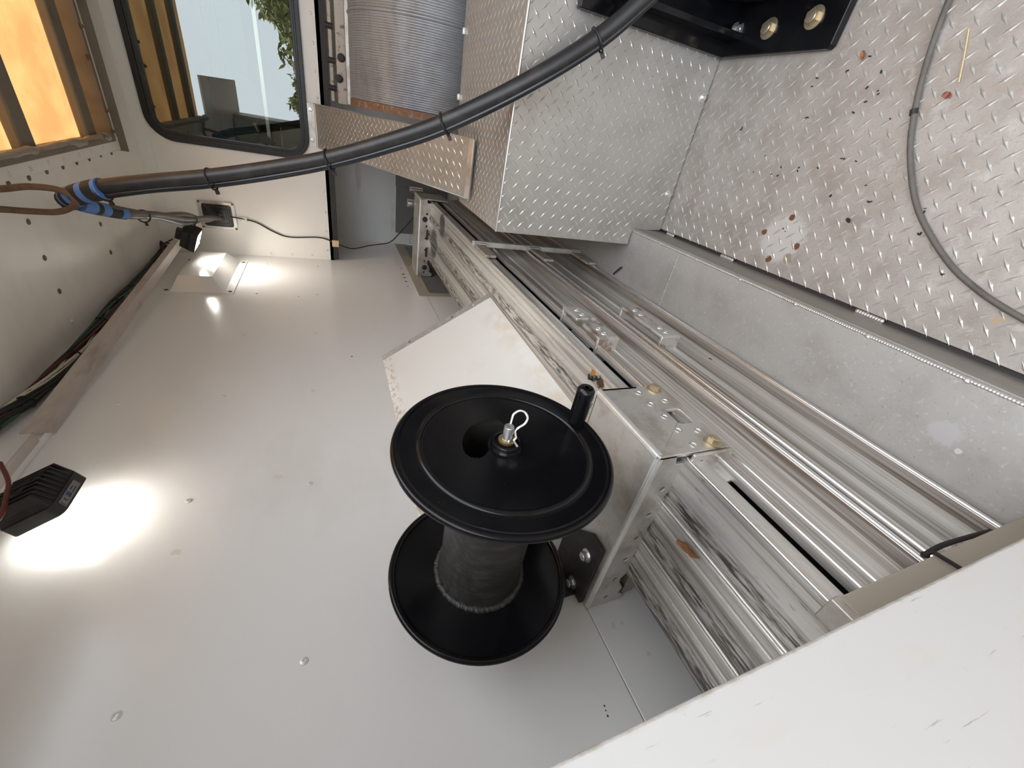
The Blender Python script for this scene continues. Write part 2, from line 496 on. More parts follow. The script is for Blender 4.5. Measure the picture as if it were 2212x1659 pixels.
M['led'] = emissive('led_lens', (1.0, 0.97, 0.90), 9.0)
M['led_far'] = emissive('led_lens_far', (1.0, 0.97, 0.90), 14.0)


def tarp_mat():
    m = bpy.data.materials.new('orange_tarp')
    m.use_nodes = True
    n, l = m.node_tree.nodes, m.node_tree.links
    n.clear()
    out = n.new('ShaderNodeOutputMaterial')
    a = n.new('ShaderNodeBsdfDiffuse')
    t = n.new('ShaderNodeBsdfTranslucent')
    mx = n.new('ShaderNodeMixShader')
    g = n.new('ShaderNodeNewGeometry')
    nz = n.new('ShaderNodeTexNoise')
    nz.inputs['Scale'].default_value = 5.0
    nz.inputs['Detail'].default_value = 5.0
    rp = n.new('ShaderNodeValToRGB')
    rp.color_ramp.elements[0].position = 0.38
    rp.color_ramp.elements[0].color = (0.34, 0.165, 0.055, 1)
    rp.color_ramp.elements[1].position = 0.62
    rp.color_ramp.elements[1].color = (0.43, 0.235, 0.085, 1)
    l.new(g.outputs['Position'], nz.inputs['Vector'])
    l.new(nz.outputs['Fac'], rp.inputs[0])
    l.new(rp.outputs[0], a.inputs[0])
    l.new(rp.outputs[0], t.inputs[0])
    mx.inputs[0].default_value = 0.62
    l.new(a.outputs[0], mx.inputs[1])
    l.new(t.outputs[0], mx.inputs[2])
    l.new(mx.outputs[0], out.inputs[0])
    return m


M['tarp'] = tarp_mat()


def glass_mat():
    m = bpy.data.materials.new('tinted_reflective_glass')
    m.use_nodes = True
    n, l = m.node_tree.nodes, m.node_tree.links
    n.clear()
    out = n.new('ShaderNodeOutputMaterial')
    a = n.new('ShaderNodeBsdfTransparent')
    a.inputs[0].default_value = (0.72, 0.74, 0.68, 1)
    g = n.new('ShaderNodeBsdfGlossy')
    g.inputs['Roughness'].default_value = 0.0
    g.inputs['Color'].default_value = (0.95, 0.97, 0.95, 1)
    mx = n.new('ShaderNodeMixShader')
    mx.inputs[0].default_value = 0.09
    l.new(a.outputs[0], mx.inputs[1])
    l.new(g.outputs[0], mx.inputs[2])
    l.new(mx.outputs[0], out.inputs[0])
    return m


M['glass'] = glass_mat()


def structure(o):
    o['kind'] = 'structure'
    return o


# ------------------------------------------------------------------ tread lugs (raised diamonds) on a plate
def lugs(o, u, v, n, inside, us, vs_, length=0.0385, width=0.0082, h=0.0021, pu=0.0437, pv=0.0437, phase=(0, 0)):
    """alternating diagonal lugs in the frame (o, u, v) with normal n, where inside(a, b)"""
    mb = MB()
    i0, i1 = int(us[0] / pu) - 2, int(us[1] / pu) + 2
    j0, j1 = int(vs_[0] / pv) - 2, int(vs_[1] / pv) + 2
    for i in range(i0, i1):
        for j in range(j0, j1):
            for q in (0, 1):
                a = (i + 0.5 * q) * pu + phase[0]
                b = (j + 0.5 * q) * pv + phase[1]
                if not (us[0] <= a <= us[1] and vs_[0] <= b <= vs_[1] and inside(a, b)):
                    continue
                s = -1 if q else 1
                e1 = (u + v * s).normalized()
                e2 = n.cross(e1)
                c = o + u * a + v * b
                L, W = length / 2, width / 2
                mb.add([c - e1 * L, c - e1 * L * .3 - e2 * W * .62, c - e2 * W, c + e1 * L * .3 - e2 * W * .62, c + e1 * L, c + e1 * L * .3 + e2 * W * .62, c + e2 * W, c - e1 * L * .3 + e2 * W * .62,
                        c - e1 * L * 0.42 + n * h * .62, c + n * h, c + e1 * L * 0.42 + n * h * .62],
                       [(0, 1, 8), (1, 2, 9, 8), (2, 3, 10, 9), (3, 4, 10), (4, 5, 10), (5, 6, 9, 10), (6, 7, 8, 9), (7, 0, 8)])
    return mb


def hex_bolt(name, p, n, rad, mat_, parent, h=0.008, washer=True, spin=0.3):
    mb = MB()
    n = n.normalized()
    u = n.orthogonal().normalized()
    w = n.cross(u)
    if washer:
        mb.lathe([(rad * 1.5, 0), (rad * 1.5, h * 0.22), (rad * 1.1, h * 0.28)], p, n, 20, caps=(True, True))
    lp = [(rad * math.cos(spin + k * math.pi / 3), rad * math.sin(spin + k * math.pi / 3)) for k in range(6)]
    mb.prism([lp], p + n * (h * 0.25), u, w, n * h)
    mb.lathe([(rad * 0.78, h * 1.25), (rad * 0.7, h * 1.36), (rad * 0.2, h * 1.4)], p, n, 14, caps=(False, True))
    return mb.build(name, mat_, parent, smooth=30)


# ================================================================== SETTING
# left wall: two big white sheets meeting in a seam, each a part
wall_left = structure(thing('wall_left', 'long glossy white side wall of riveted sheet', 'wall', P(-1.02, 1.8, -1.323)))
del wall_left['category']
MB().box(-1.03, -1.006, -0.45, 3.78, -1.33, 1.06).build('backing_sheet', M['wall'], wall_left)
MB().box(-1.007, -1.0, -0.45, 3.17, -0.5515, 1.0).build('upper_panel', M['wall'], wall_left, bevel=0.002)
MB().box(-1.007, -1.0, -0.45, 2.52, -1.25, -0.5535).build('lower_panel', M['wall'], wall_left, bevel=0.002)
MB().box(-1.007, -1.002, 3.17, 3.76, -0.62, 0.02).build('recess_panel', M['wall'], wall_left)
rv = MB()
rv.lathe([(0.0085, 0), (0.0080, 0.0015), (0.0035, 0.0030), (0.0030, 0.0012)], P(-1, 1, 0), X, 16, caps=(False, True))
rivet_x = rv.build('rivet', M['rivet'], wall_left, origin=P(-1, 1, 0))
wall_rivets = [(526, 723), (682, 720), (676, 844), (483, 856), (256, 872), (554, 634), (684, 636), (581, 557), (576, 570), (685, 575),
               (786, 580), (799, 638), (818, 717), (909, 640), (882, 583), (407, 1082), (657, 1428), (252, 1546), (670, 1045)]
for i, (a, b) in enumerate(wall_rivets):
    p = at(a, b, 0, -1.0)
    if i == 0:
        rivet_x.location = p - Vector(wall_left['w'])
    else:
        place_copy(rivet_x, 'rivet', p, wall_left)

# bulkhead with the window opening
BY = 3.17
wall_front = structure(thing('wall_front', 'white riveted bulkhead with a black framed window', 'wall', P(0, BY + 0.01, 0)))
del wall_front['category']
win_out = rrect(-0.355, 0.95, 0.115, 0.89, 0.11, 8)
lp = [(-1.0, 0.0), (1.1, 0.0), (1.1, 0.98), (-1.0, 0.98)]
MB().prism([lp, win_out], P(0, BY, 0), X, Z, Y * 0.02).build('bulkhead_sheet', M['bulk'], wall_front)
MB().box(-1.0, 1.1, BY - 0.004, BY, 0.905, 0.98).build('header_strip', M['bulk'], wall_front, bevel=0.0015)
MB().box(-1.0, 1.1, 3.74, 3.76, -1.323, 0.0).build('recess_back_panel', M['recess'], wall_front)
MB().box(-1.0, 1.1, 3.17, 3.76, 0.0, 0.02).build('cab_floor_edge', M['recess'], wall_front)
MB().box(-0.53, -0.30, 3.70, 3.74, -1.1, -0.50).build('grey_backing_plate', M['darkgrey'], wall_front, bevel=0.003, label='dark grey plate behind the mast end')
MB().box(-0.90, -0.50, 3.715, 3.74, -0.93, -0.505).build('grey_backing_plate', M['darkgrey'], wall_front, bevel=0.003)
MB().box(-0.99, 0.9, 3.171, 3.20, -0.035, 0.0).build('lower_lip', M['dark'], wall_front)
rb = MB()
rb.lathe([(0.0085, 0), (0.0080, 0.0015), (0.0035, 0.0030), (0.0030, 0.0012)], P(0, BY, 0), -Y, 16, caps=(False, True))
rivet_y = rb.build('rivet', M['rivet'], wall_front, origin=P(0, BY, 0))
bulk_rivets = [(209, 25), (230, 101), (245, 165), (266, 231), (284, 290), (300, 347), (329, 452), (342, 500), (489, 541), (537, 544), (585, 547),
               (631, 549), (674, 551), (670, 28), (675, 93), (680, 154), (684, 211), (696, 367), (699, 413), (702, 458), (705, 500), (707, 540)]
for i, (a, b) in enumerate(bulk_rivets):
    p = at(a, b, 1, BY - (0.004 if a < 345 else 0))
    if i == 0:
        rivet_y.location = p - Vector(wall_front['w'])
    else:
        place_copy(rivet_y, 'rivet', p, wall_front)

# window: black rubber frame and a reflective pane
window = structure(thing('window_1', 'black rubber framed window in the bulkhead reflecting sky and a tree', 'window', P(0.3, BY, 0.1)))
del window['category']
oz = rrect(-0.372, 0.965, 0.098, 0.905, 0.125, 8)
iz = rrect(-0.325, 0.92, 0.143, 0.862, 0.085, 8)
MB().prism([oz, iz], P(0, BY - 0.018, 0), X, Z, Y * 0.045).build('window_frame', M['rubber'], window, bevel=0.008, segs=3)
gz = rrect(-0.345, 0.94, 0.125, 0.88, 0.10, 8)
i2 = rrect(-0.340, 0.935, 0.130, 0.877, 0.10, 8)
MB().prism([rrect(-0.35, 0.945, 0.12, 0.884, 0.105, 8), rrect(-0.338, 0.933, 0.131, 0.874, 0.094, 8)], P(0, BY - 0.023, 0), X, Z, Y * 0.008).build('rubber_bead', M['rubber'], window, bevel=0.003)
MB().prism([gz], P(0, BY + 0.004, 0), X, Z, Y * 0.004).build('pane', M['glass'], window, smooth=0)

# ceiling sheets with the roof hatch left open at X > -0.36
ceiling = structure(thing('ceiling', 'stained white ceiling sheets beside the open roof hatch', 'ceiling', P(-0.7, 1.5, 0.97)))
del ceiling['category']
MB().box(-1.01, -0.412, -0.45, 3.19, 0.972, 0.99).build('ceiling_panel', M['ceil'], ceiling, bevel=0.002)
MB().box(-0.416, -0.355, 1.35, 2.92, 0.966, 0.985).build('hatch_border', M['ceil'], ceiling, bevel=0.002)
MB().box(-0.416, -0.05, -0.45, 1.35, 0.966, 0.985).build('hatch_border', M['ceil'], ceiling, bevel=0.002)  # unseen near border widened to shade the upper left wall
MB().box(-0.416, 1.1, 2.86, 3.19, 0.968, 0.99).build('header_panel', M['ceil'], ceiling, bevel=0.002)
MB().box(-0.36, 1.1, 2.84, 2.862, 0.955, 1.03).build('hatch_lip', M['bow'], ceiling, bevel=0.003)
MB().box(-0.372, -0.352, 1.35, 2.862, 0.955, 1.03).build('hatch_lip', M['bow'], ceiling, bevel=0.003)
rc = MB()
rc.lathe([(0.0095, 0), (0.0088, 0.0020), (0.004, 0.0035)], P(0, 0, 0.97), -Z, 14, caps=(False, True))
rz_w = rc.build('rivet', M['rivet'], ceiling, origin=P(0, 0, 0.97))
rcd = MB()
rcd.lathe([(0.0105, 0), (0.0098, 0.0020), (0.004, 0.0030)], P(0, 0, 0.97), -Z, 14, caps=(False, True))
rz_d = rcd.build('rivet', M['rivet_dark'], ceiling, origin=P(0, 0, 0.97), label='dark rivet')
first = {}
for kind_, zz, lst in (('w', 0.966, [(21, 377), (66, 365), (106, 352), (139, 344), (171, 335), (198, 327), (223, 320)]),
                       ('d', 0.972, [(18, 397), (62, 384), (100, 370), (135, 360), (165, 351), (192, 343), (217, 335), (240, 330), (61, 479), (96, 557), (128, 629),
                                     (217, 484), (239, 545)]),
                       ('w', 0.972, [(156, 694), (259, 600)])):
    src = rz_w if kind_ == 'w' else rz_d
    for a, b in lst:
        p = at(a, b, 2, zz)
        if kind_ not in first:
            first[kind_] = 1
            src.location = p - Vector(ceiling['w'])
        else:
            place_copy(src, 'rivet', p, ceiling)

# trim angle between hatch and bulkhead with its rusty bolts
trim = structure(thing('trim_1', 'narrow angle trim with rusty bolts along the roof hatch', 'trim', P(0, 2.93, 0.96)))
del trim['category']
MB().box(-0.42, 1.0, 2.915, 2.921, 0.935, 0.968).build('angle_leg', M['bow'], trim)
for a, b in ((172, 55), (188, 123), (228, 238), (241, 283)):
    p = at(a, b, 2, 0.95)
    hex_bolt('rusty_bolt', p, -Z, 0.008, M['rust'], trim)

# roof bows under the tarp
for yy, nm in ((2.19, 0), (2.715, 1), (1.72, 2)):
    b_ = MB()
    b_.box(-0.37, 1.1, yy - 0.045, yy + 0.045, 0.985, 1.02)
    o = structure(b_.build('ceiling_bow', M['bow'], bevel=0.008))
    o['label'] = ('roof bow crossing above the orange tarp edge', 'roof bow nearest the bulkhead under the orange tarp', 'roof bow nearest the open end of the tarp')[nm]

# tarp, a wavy translucent sheet lying over the bows
mb = MB()
nx, ny = 40, 80
vs_, fs_ = [], []
for i in range(nx + 1):
    for j in range(ny + 1):
        x = -0.40 + 1.55 * i / nx
        y = 1.40 + 1.47 * j / ny
        z = 1.026
        for yb in (1.72, 2.19, 2.715):
            z += 0.012 * math.exp(-((y - yb) / 0.06) ** 2)
        z += 0.006 * math.sin(y * 21 + 1.5 * math.sin(x * 4)) * (0.4 + 0.6 * mnoise.noise((x * 2, y * 2, 0)))
        if i <= 1:
            z -= 0.025 * (1 - i) + 0.01 * mnoise.noise((0, y * 9, 3))
        vs_.append(P(x, y, z))
for i in range(nx):
    for j in range(ny):
        a = i * (ny + 1) + j
        fs_.append((a, a + 1, a + ny + 2, a + ny + 1))
mb.add(vs_, fs_)
tarp = mb.build('roof_tarp', M['tarp'])
tag(tarp, 'sunlit orange translucent tarp covering the roof hatch', 'tarp')
edge = MB()
edge.tube(spline([P(-0.352 + 0.012 * mnoise.noise((y * 6, 1, 0)), y, 0.972 + 0.008 * mnoise.noise((y * 7, 5, 0))) for y in [1.4 + 0.049 * k for k in range(30)]], 4),
          lambda t: 0.016 + 0.007 * mnoise.noise((t * 22, 0, 0)), 10)
edge.build('rolled_hem', M['oily'], tarp, label='dirty grey rolled hem')

# floor: tread plate
floor = structure(MB().box(-0.244, 1.1, -0.45, 3.74, -1.335, -1.323).build('floor', M['floor'], smooth=0))
lugs(P(0, 0, -1.323), Y, X, Z, lambda a, b: not (b > 0.33 and a > 1.04 and b < 0.7), (0.10, 1.47), (-0.236, 0.75), phase=(0.045, 0.0275), pu=0.0465, pv=0.0435).build(
    'tread_lugs', M['floor_lug'], floor, smooth=0, kind='stuff')
# raised aluminium ledge beside the floor
ledge = structure(thing('trim_2', 'raised grey aluminium ledge between the mast and the tread floor', 'ledge', P(-0.6, 1.5, -1.323)))
del ledge['category']
MB().box(-1.0, -0.262, 0.07, 3.74, -1.19, -1.18).build('top_plate', M['ledge'], ledge)
MB().box(-0.266, -0.256, -0.4, 3.74, -1.335, -1.183).build('side_plate', M['side'], ledge, bevel=0.002)
MB().box(-0.258, -0.236, -0.4, 3.74, -1.345, -1.336).build('seam_shade_strip', M['dark'], ledge)  # dark strip added under the gap to paint its shade
wb = MB()
for k in range(230):
    y = 0.10 + k * 0.006
    rr = 0.0058 + 0.0012 * mnoise.noise((y * 30, 0, 0))
    if k % 33 == 0:
        rr *= 1.5
    wb.dome(P(-0.266, y, -1.1825), (Z + X * 0.6 + Y * -0.25).normalized(), rr, 0.0034, 8)
wb.build('weld_bead', M['weld'], ledge, kind='stuff')
sm = MB()
for k in range(26):
    sm.dome(P(-0.27 - k * 0.0085, 1.180 + 0.002 * mnoise.noise((k, 0, 0)), -1.181), Z, 0.005, 0.0025, 7)
sm.build('weld_seam', M['ledge'], ledge, kind='stuff')
for (a, b, L) in ((1340, 488, 0.0), (1500, 547, 0.05), (1785, 652, 0.10)):
    q = MB()
    c = P(-0.252, 1.475 - (0.02 if L == 0 else 0) - {0.0: 0.03, 0.05: 0.36, 0.10: 0.86}[L], -1.322)
    for k in range(int(6 + L * 40)):
        q.dome(c + Y * (-0.007 * k), (Z + X * 0.2).normalized(), 0.007, 0.004, 8)
    q.build('tack_weld', M['weld'], ledge, kind='stuff')

# right wall (unseen, behind and beside the camera, darkened to cut bounce light) and the white rear pillar
structure(MB().box(1.1, 1.12, -0.45, 3.17, -1.335, 0.99).build('wall_right', M['right'], smooth=0))
pillar = structure(MB().box(-1.0, -0.37, -0.45, 0.0585, -1.335, 0.96).build('wall_rear', M['pillar'], bevel=0.003))
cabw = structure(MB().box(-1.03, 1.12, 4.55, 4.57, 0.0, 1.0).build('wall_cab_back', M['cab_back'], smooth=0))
cabw['w'] = tuple(cabw.location)
MB().box(-1.0, 1.1, 4.543, 4.55, 0.50, 0.53).build('cover_strip', M['white_plastic'], cabw)
for zz in (0.70, 0.79):
    MB().box(-1.0, 1.1, 4.546, 4.55, zz, zz + 0.006).build('panel_seam', M['darkgrey'], cabw)
for k in range(10):
    MB().dome(P(-0.9 + 0.2 * k, 4.543, 0.515), -Y, 0.009, 0.004, 8).build('strip_rivet', M['rivet'], cabw)

# ------------------------------------------------------------------ outside: ground and a tree (seen mirrored in the window)
gr = structure(MB().add([P(-40, -60, -2.2), P(40, -60, -2.2), P(40, 60, -2.2), P(-40, 60, -2.2)], [(0, 1, 2, 3)]).build('ground', M['ground'], smooth=0))


def tree(c, rad, squash, n, label):
    root = thing('tree', label, 'tree', P(c[0], c[1], -2.2))
    MB().tube([P(c[0], c[1], -2.2), P(c[0] + .1, c[1], c[2] * .5 - 1.0), P(c[0], c[1], c[2])], lambda t: 0.22 - 0.12 * t, 10).build('trunk', M['bark'], root)
    q = MB()
    for _ in range(n):
        v = Vector((random.gauss(0, 1), random.gauss(0, 1), random.gauss(0, 1)))
        v.normalize()
        k = random.random() ** 0.4 * (0.75 + 0.45 * mnoise.noise(v * 2.3))
        p = P(*c) + Vector((v.x * rad * k, v.y * rad * k, v.z * rad * squash * k))
        a = Vector((random.uniform(-1, 1), random.uniform(-1, 1), random.uniform(-1, .3))).normalized()
        b = a.orthogonal().normalized()
        s = random.uniform(0.05, 0.12)
        q.add([p - a * s * 1.6, p + b * s * .5, p + a * s * 1.6, p - b * s * .5], [(0, 1, 2, 3)])
    q.build('crown', M['leaves'], root, smooth=0, kind='stuff')


tree((2.6, -12.5, 0.15), 2.7, 0.72, 13000, 'broad olive green tree whose crown shows mirrored in the window')
tree((-0.35, -15.0, 0.25), 1.5, 0.72, 6000, 'lower green bush mirrored near the bottom of the window')

# unseen corrugated blocker added along the right side of the truck: it hides the low sky on that side
sky_blocker = thing('sky_blocker', 'unseen grey brown blocker wall added to hide low sky on the right', 'sky_blocker', P(3.2, 1.0, -2.2))
cw_ = MB()
pts_ = []
for k in range(121):
    y = -9.0 + 20.0 * k / 120
    pts_.append((y, 3.0 + (0.04 if k % 2 else 0.0)))
for (y0, x0), (y1, x1) in zip(pts_, pts_[1:]):
    o_ = len(cw_.v)
    cw_.add([P(x0, y0, -2.2), P(x1, y1, -2.2), P(x1, y1, 2.0), P(x0, y0, 2.0)], [(0, 1, 2, 3)])
cw_.build('corrugated_wall', M['bow'], sky_blocker, smooth=0)
MB().box(2.7, 7.0, -9.2, 11.2, 2.0, 2.08).build('roof', M['bow'], sky_blocker)
MB().box(3.06, 6.9, -9.0, 11.0, -2.2, 2.0).build('body', M['bow'], sky_blocker)

# ------------------------------------------------------------------ inside the cab behind the glass
con = thing('control_console', 'dark slanted console box standing behind the window glass', 'console', P(0.1, 3.9, 0.02))
a4 = [P(-0.40, 3.62, 0.02), P(0.95, 3.62, 0.02), P(0.95, 4.2, 0.02), P(-0.40, 4.2, 0.02)]
b4 = [P(-0.40, 3.70, 0.36), P(0.95, 3.70, 0.36), P(0.95, 4.2, 0.50), P(-0.40, 4.2, 0.50)]
MB().hexa(a4, b4).build('body', M['cab_dark'], con, bevel=0.006)
MB().box(-0.26, -0.02, 3.95, 4.0, 0.44, 0.72).build('screen', M['cab_dark'], con, bevel=0.004)
MB().box(-0.41, 0.96, 3.66, 3.70, 0.355, 0.375).build('top_trim', M['steel'], con)
bx = thing('equipment_box', 'small black box low behind the window beside the console', 'box', P(-0.3, 3.45, 0.02))
MB().box(-0.36, -0.22, 3.36, 3.55, 0.05, 0.26).build('case', M['cab_dark'], bx, bevel=0.006)
MB().box(-0.35, -0.23, 3.37, 3.54, 0.26, 0.268).build('lid', M['cab'], bx, bevel=0.002)
MB().box(-0.36, -0.22, 3.36, 3.55, 0.02, 0.05).build('foot', M['cab'], bx)
gus = MB()
gus.prism([[(-0.70, 0.02), (-0.42, 0.02), (-0.42, 0.40), (-0.48, 0.44)]], P(0, 3.80, 0), X, Z, Y * 0.006)
tag(gus.build('gusset_bracket', M['cab']), 'grey triangular sheet bracket behind the lower window corner', 'bracket')
for k, (x, z0, z1) in enumerate(((-0.42, 0.3, 0.9), (-0.30, 0.02, 0.42))):
    hz = thing('cab_hose', ('black hose hanging behind the lower edge of the window', 'black hose with metal end fitting behind the window corner')[k], 'hose', P(x, 3.6, 0.02))
    MB().tube(spline([P(x, 3.62, 0.42), P(x - 0.06, 3.60, 0.34), P(x - 0.2, 3.6, 0.28), P(x - 0.33, 3.62, 0.22)], 6), 0.014, 8).build('tube', M['rubber'], hz)
    MB().cyl(P(x, 3.62, 0.42), P(x + 0.05, 3.64, 0.44), 0.018, 10).build('fitting', M['steel'], hz)
structure(MB().box(-1.03, 1.1, 3.19, 4.57, 0.0, 0.02).build('floor_cab', M['cab_floor'], smooth=0))
structure(MB().box(-1.03, -1.0, 3.78, 4.57, 0.0, 1.0).build('wall_cab_left', M['cab'], smooth=0))
structure(MB().box(-1.03, 1.12, 3.19, 4.57, 0.985, 1.0).build('ceiling_cab', M['cab'], smooth=0))

# ================================================================== MAST: stacked extruded rails along the wall
Y0, Y1 = 0.075, 3.16
mast = thing('telescopic_mast', 'long stack of weathered aluminium rails lying along the white side wall', 'mast', P(-0.68, 1.6, -1.18))


def rail_from(profile, name, m_, y0=Y0, y1=Y1, parent=mast, **kw):
    o_ = MB().prism([profile], P(0, y0, 0), X, Z, Y * (y1 - y0))
    return o_.build(name, m_, parent, smooth=45, **kw)


def top_beam(x0, x1, zt, zb):
    """closed extrusion with two shallow grooves and a rounded bead along its right edge"""
    w = x1 - x0
    p = [(x0, zb), (x0, zt - 0.004), (x0 + 0.003, zt - 0.0015), (x0 + w * 0.40, zt - 0.0035), (x0 + w * 0.405, zt - 0.001), (x0 + w * 0.43, zt), (x0 + w * 0.66, zt),
         (x0 + w * 0.665, zt - 0.0022), (x0 + w * 0.70, zt - 0.0022), (x0 + w * 0.705, zt - 0.0008), (x1 - 0.014, zt - 0.002), (x1 - 0.0105, zt - 0.0055)]
    for k in range(7):
        a = math.radians(150 - 25 * k)
        p.append((x1 - 0.005 + 0.0050 * math.cos(a), zt - 0.0045 + 0.0058 * math.sin(a)))
    p += [(x1, zb)]
    return p


rail_from(top_beam(-0.868, -0.740, -0.620, -0.74), 'top_beam', M['mast'])
rail_from(top_beam(-0.738, -0.610, -0.620, -0.74), 'top_beam', M['mast'])
# upper right rail: channel whose lower flange shows
rail_from([(-0.608, -0.70), (-0.608, -0.624), (-0.604, -0.620), (-0.572, -0.623), (-0.570, -0.6205), (-0.545, -0.620), (-0.522, -0.620), (-0.520, -0.6207), (-0.500, -0.6207), (-0.487, -0.6203),
           (-0.4835, -0.628), (-0.486, -0.636), (-0.480, -0.654), (-0.484, -0.658), (-0.575, -0.660), (-0.575, -0.70)], 'channel_rail', M['mast'])
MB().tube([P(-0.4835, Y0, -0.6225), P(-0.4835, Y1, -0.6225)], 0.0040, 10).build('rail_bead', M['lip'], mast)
for zt, zb in ((-0.697, -0.886), (-0.905, -1.172)):
    hgt = zt - zb
    rail_from([(-0.504, zt - 0.003), (-0.484, zt), (-0.479, zt - 0.003), (-0.481, zt - 0.010), (-0.496, zt - 0.018), (-0.499, zt - hgt * 0.34), (-0.4965, zt - hgt * 0.35),
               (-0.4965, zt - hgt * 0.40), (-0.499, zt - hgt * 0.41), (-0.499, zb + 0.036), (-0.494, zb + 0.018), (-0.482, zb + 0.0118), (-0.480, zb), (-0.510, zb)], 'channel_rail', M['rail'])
    rail_from([(-0.4995, zb + 0.042), (-0.4940, zb + 0.0195), (-0.485, zb + 0.0140), (-0.485, zb + 0.0110), (-0.501, zb + 0.012)], 'flange_dirt', M['dirt_rail'])
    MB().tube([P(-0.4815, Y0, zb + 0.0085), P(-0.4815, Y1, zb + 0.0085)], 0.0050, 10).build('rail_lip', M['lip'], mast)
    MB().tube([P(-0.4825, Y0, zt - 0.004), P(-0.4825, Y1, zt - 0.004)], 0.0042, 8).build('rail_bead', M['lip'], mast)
MB().box(-0.86, -0.565, Y0 + 0.03, Y1 - 0.02, -1.17, -0.705).build('dark_gap_filler', M['dark'], mast)  # dark block added so the gaps between rails stay black

# cross brace with three welded tabs
MB().box(-0.478, -0.452, 1.835, 1.858, -1.178, -0.598).build('cross_brace', M['clamp'], mast, bevel=0.003)
for zz in (-0.630, -0.915, -1.150):
    t = MB().box(-0.476, -0.464, 1.665, 1.836, zz - 0.026, zz + 0.026).build('brace_tab', M['oily'], mast, bevel=0.003)
    q = MB()
    for k in range(7):
        q.dome(P(-0.462, 1.834, zz - 0.026 + k * 0.0087), (X - Y * .6).normalized(), 0.007, 0.005, 8)
    q.build('weld_bead', M['weld'], t, kind='stuff')


# strap brackets bridging rails
def strap(y0, y1, z0, z1, split):
    ym = (y0 + y1) / 2
    root = MB().box(-0.466, -0.454, y0, ym - 0.018 if split else y1, z0, z1).build('strap_bracket', M['strap'], mast, bevel=0.004, segs=3)
    if split:
        MB().box(-0.466, -0.454, ym + 0.018, y1, z0, z1).build('strap_plate', M['strap'], root, bevel=0.004, segs=3)
        MB().box(-0.520, -0.514, ym - 0.06, ym + 0.06, z0, z1 - 0.02).build('strap_back', M['strap'], root, bevel=0.002)
    MB().box(-0.535, -0.456, y0 - 0.004, y0 + 0.007, z0, z1).build('strap_leg', M['strap'], root, bevel=0.003)
    MB().box(-0.535, -0.456, y1 - 0.007, y1 + 0.004, z0, z1).build('strap_leg', M['strap'], root, bevel=0.003)
    for t in (0.10, 0.24, 0.70, 0.86):
        MB().lathe([(0.0105, 0), (0.0095, 0.002), (0.0060, 0.0026), (0.0045, 0.0004)], P(-0.454, y0 + (y1 - y0) * t, (z0 + z1) / 2 + 0.004), X, 14, caps=(False, True)).build('strap_rivet', M['steel'], root)


strap(0.868, 1.092, -0.765, -0.690, True)
strap(0.872, 1.098, -1.008, -0.932, False)

# end post over the rail ends
post = structure(thing('trim_3', 'grey beige upright post covering the rear ends of the rails', 'post', P(-0.46, 0.08, -1.18)))
del post['category']
MB().box(-0.476, -0.440, 0.0595, 0.0965, -1.18, -0.590).build('post_channel', M['tan'], post, bevel=0.002)
MB().box(-0.480, -0.4395, 0.0595, 0.0985, -0.590, -0.574).build('post_cap', M['clamp'], post, bevel=0.002)

# ------------------------------------------------------------------ mast clamps: bent aluminium brackets from the wall over the mast


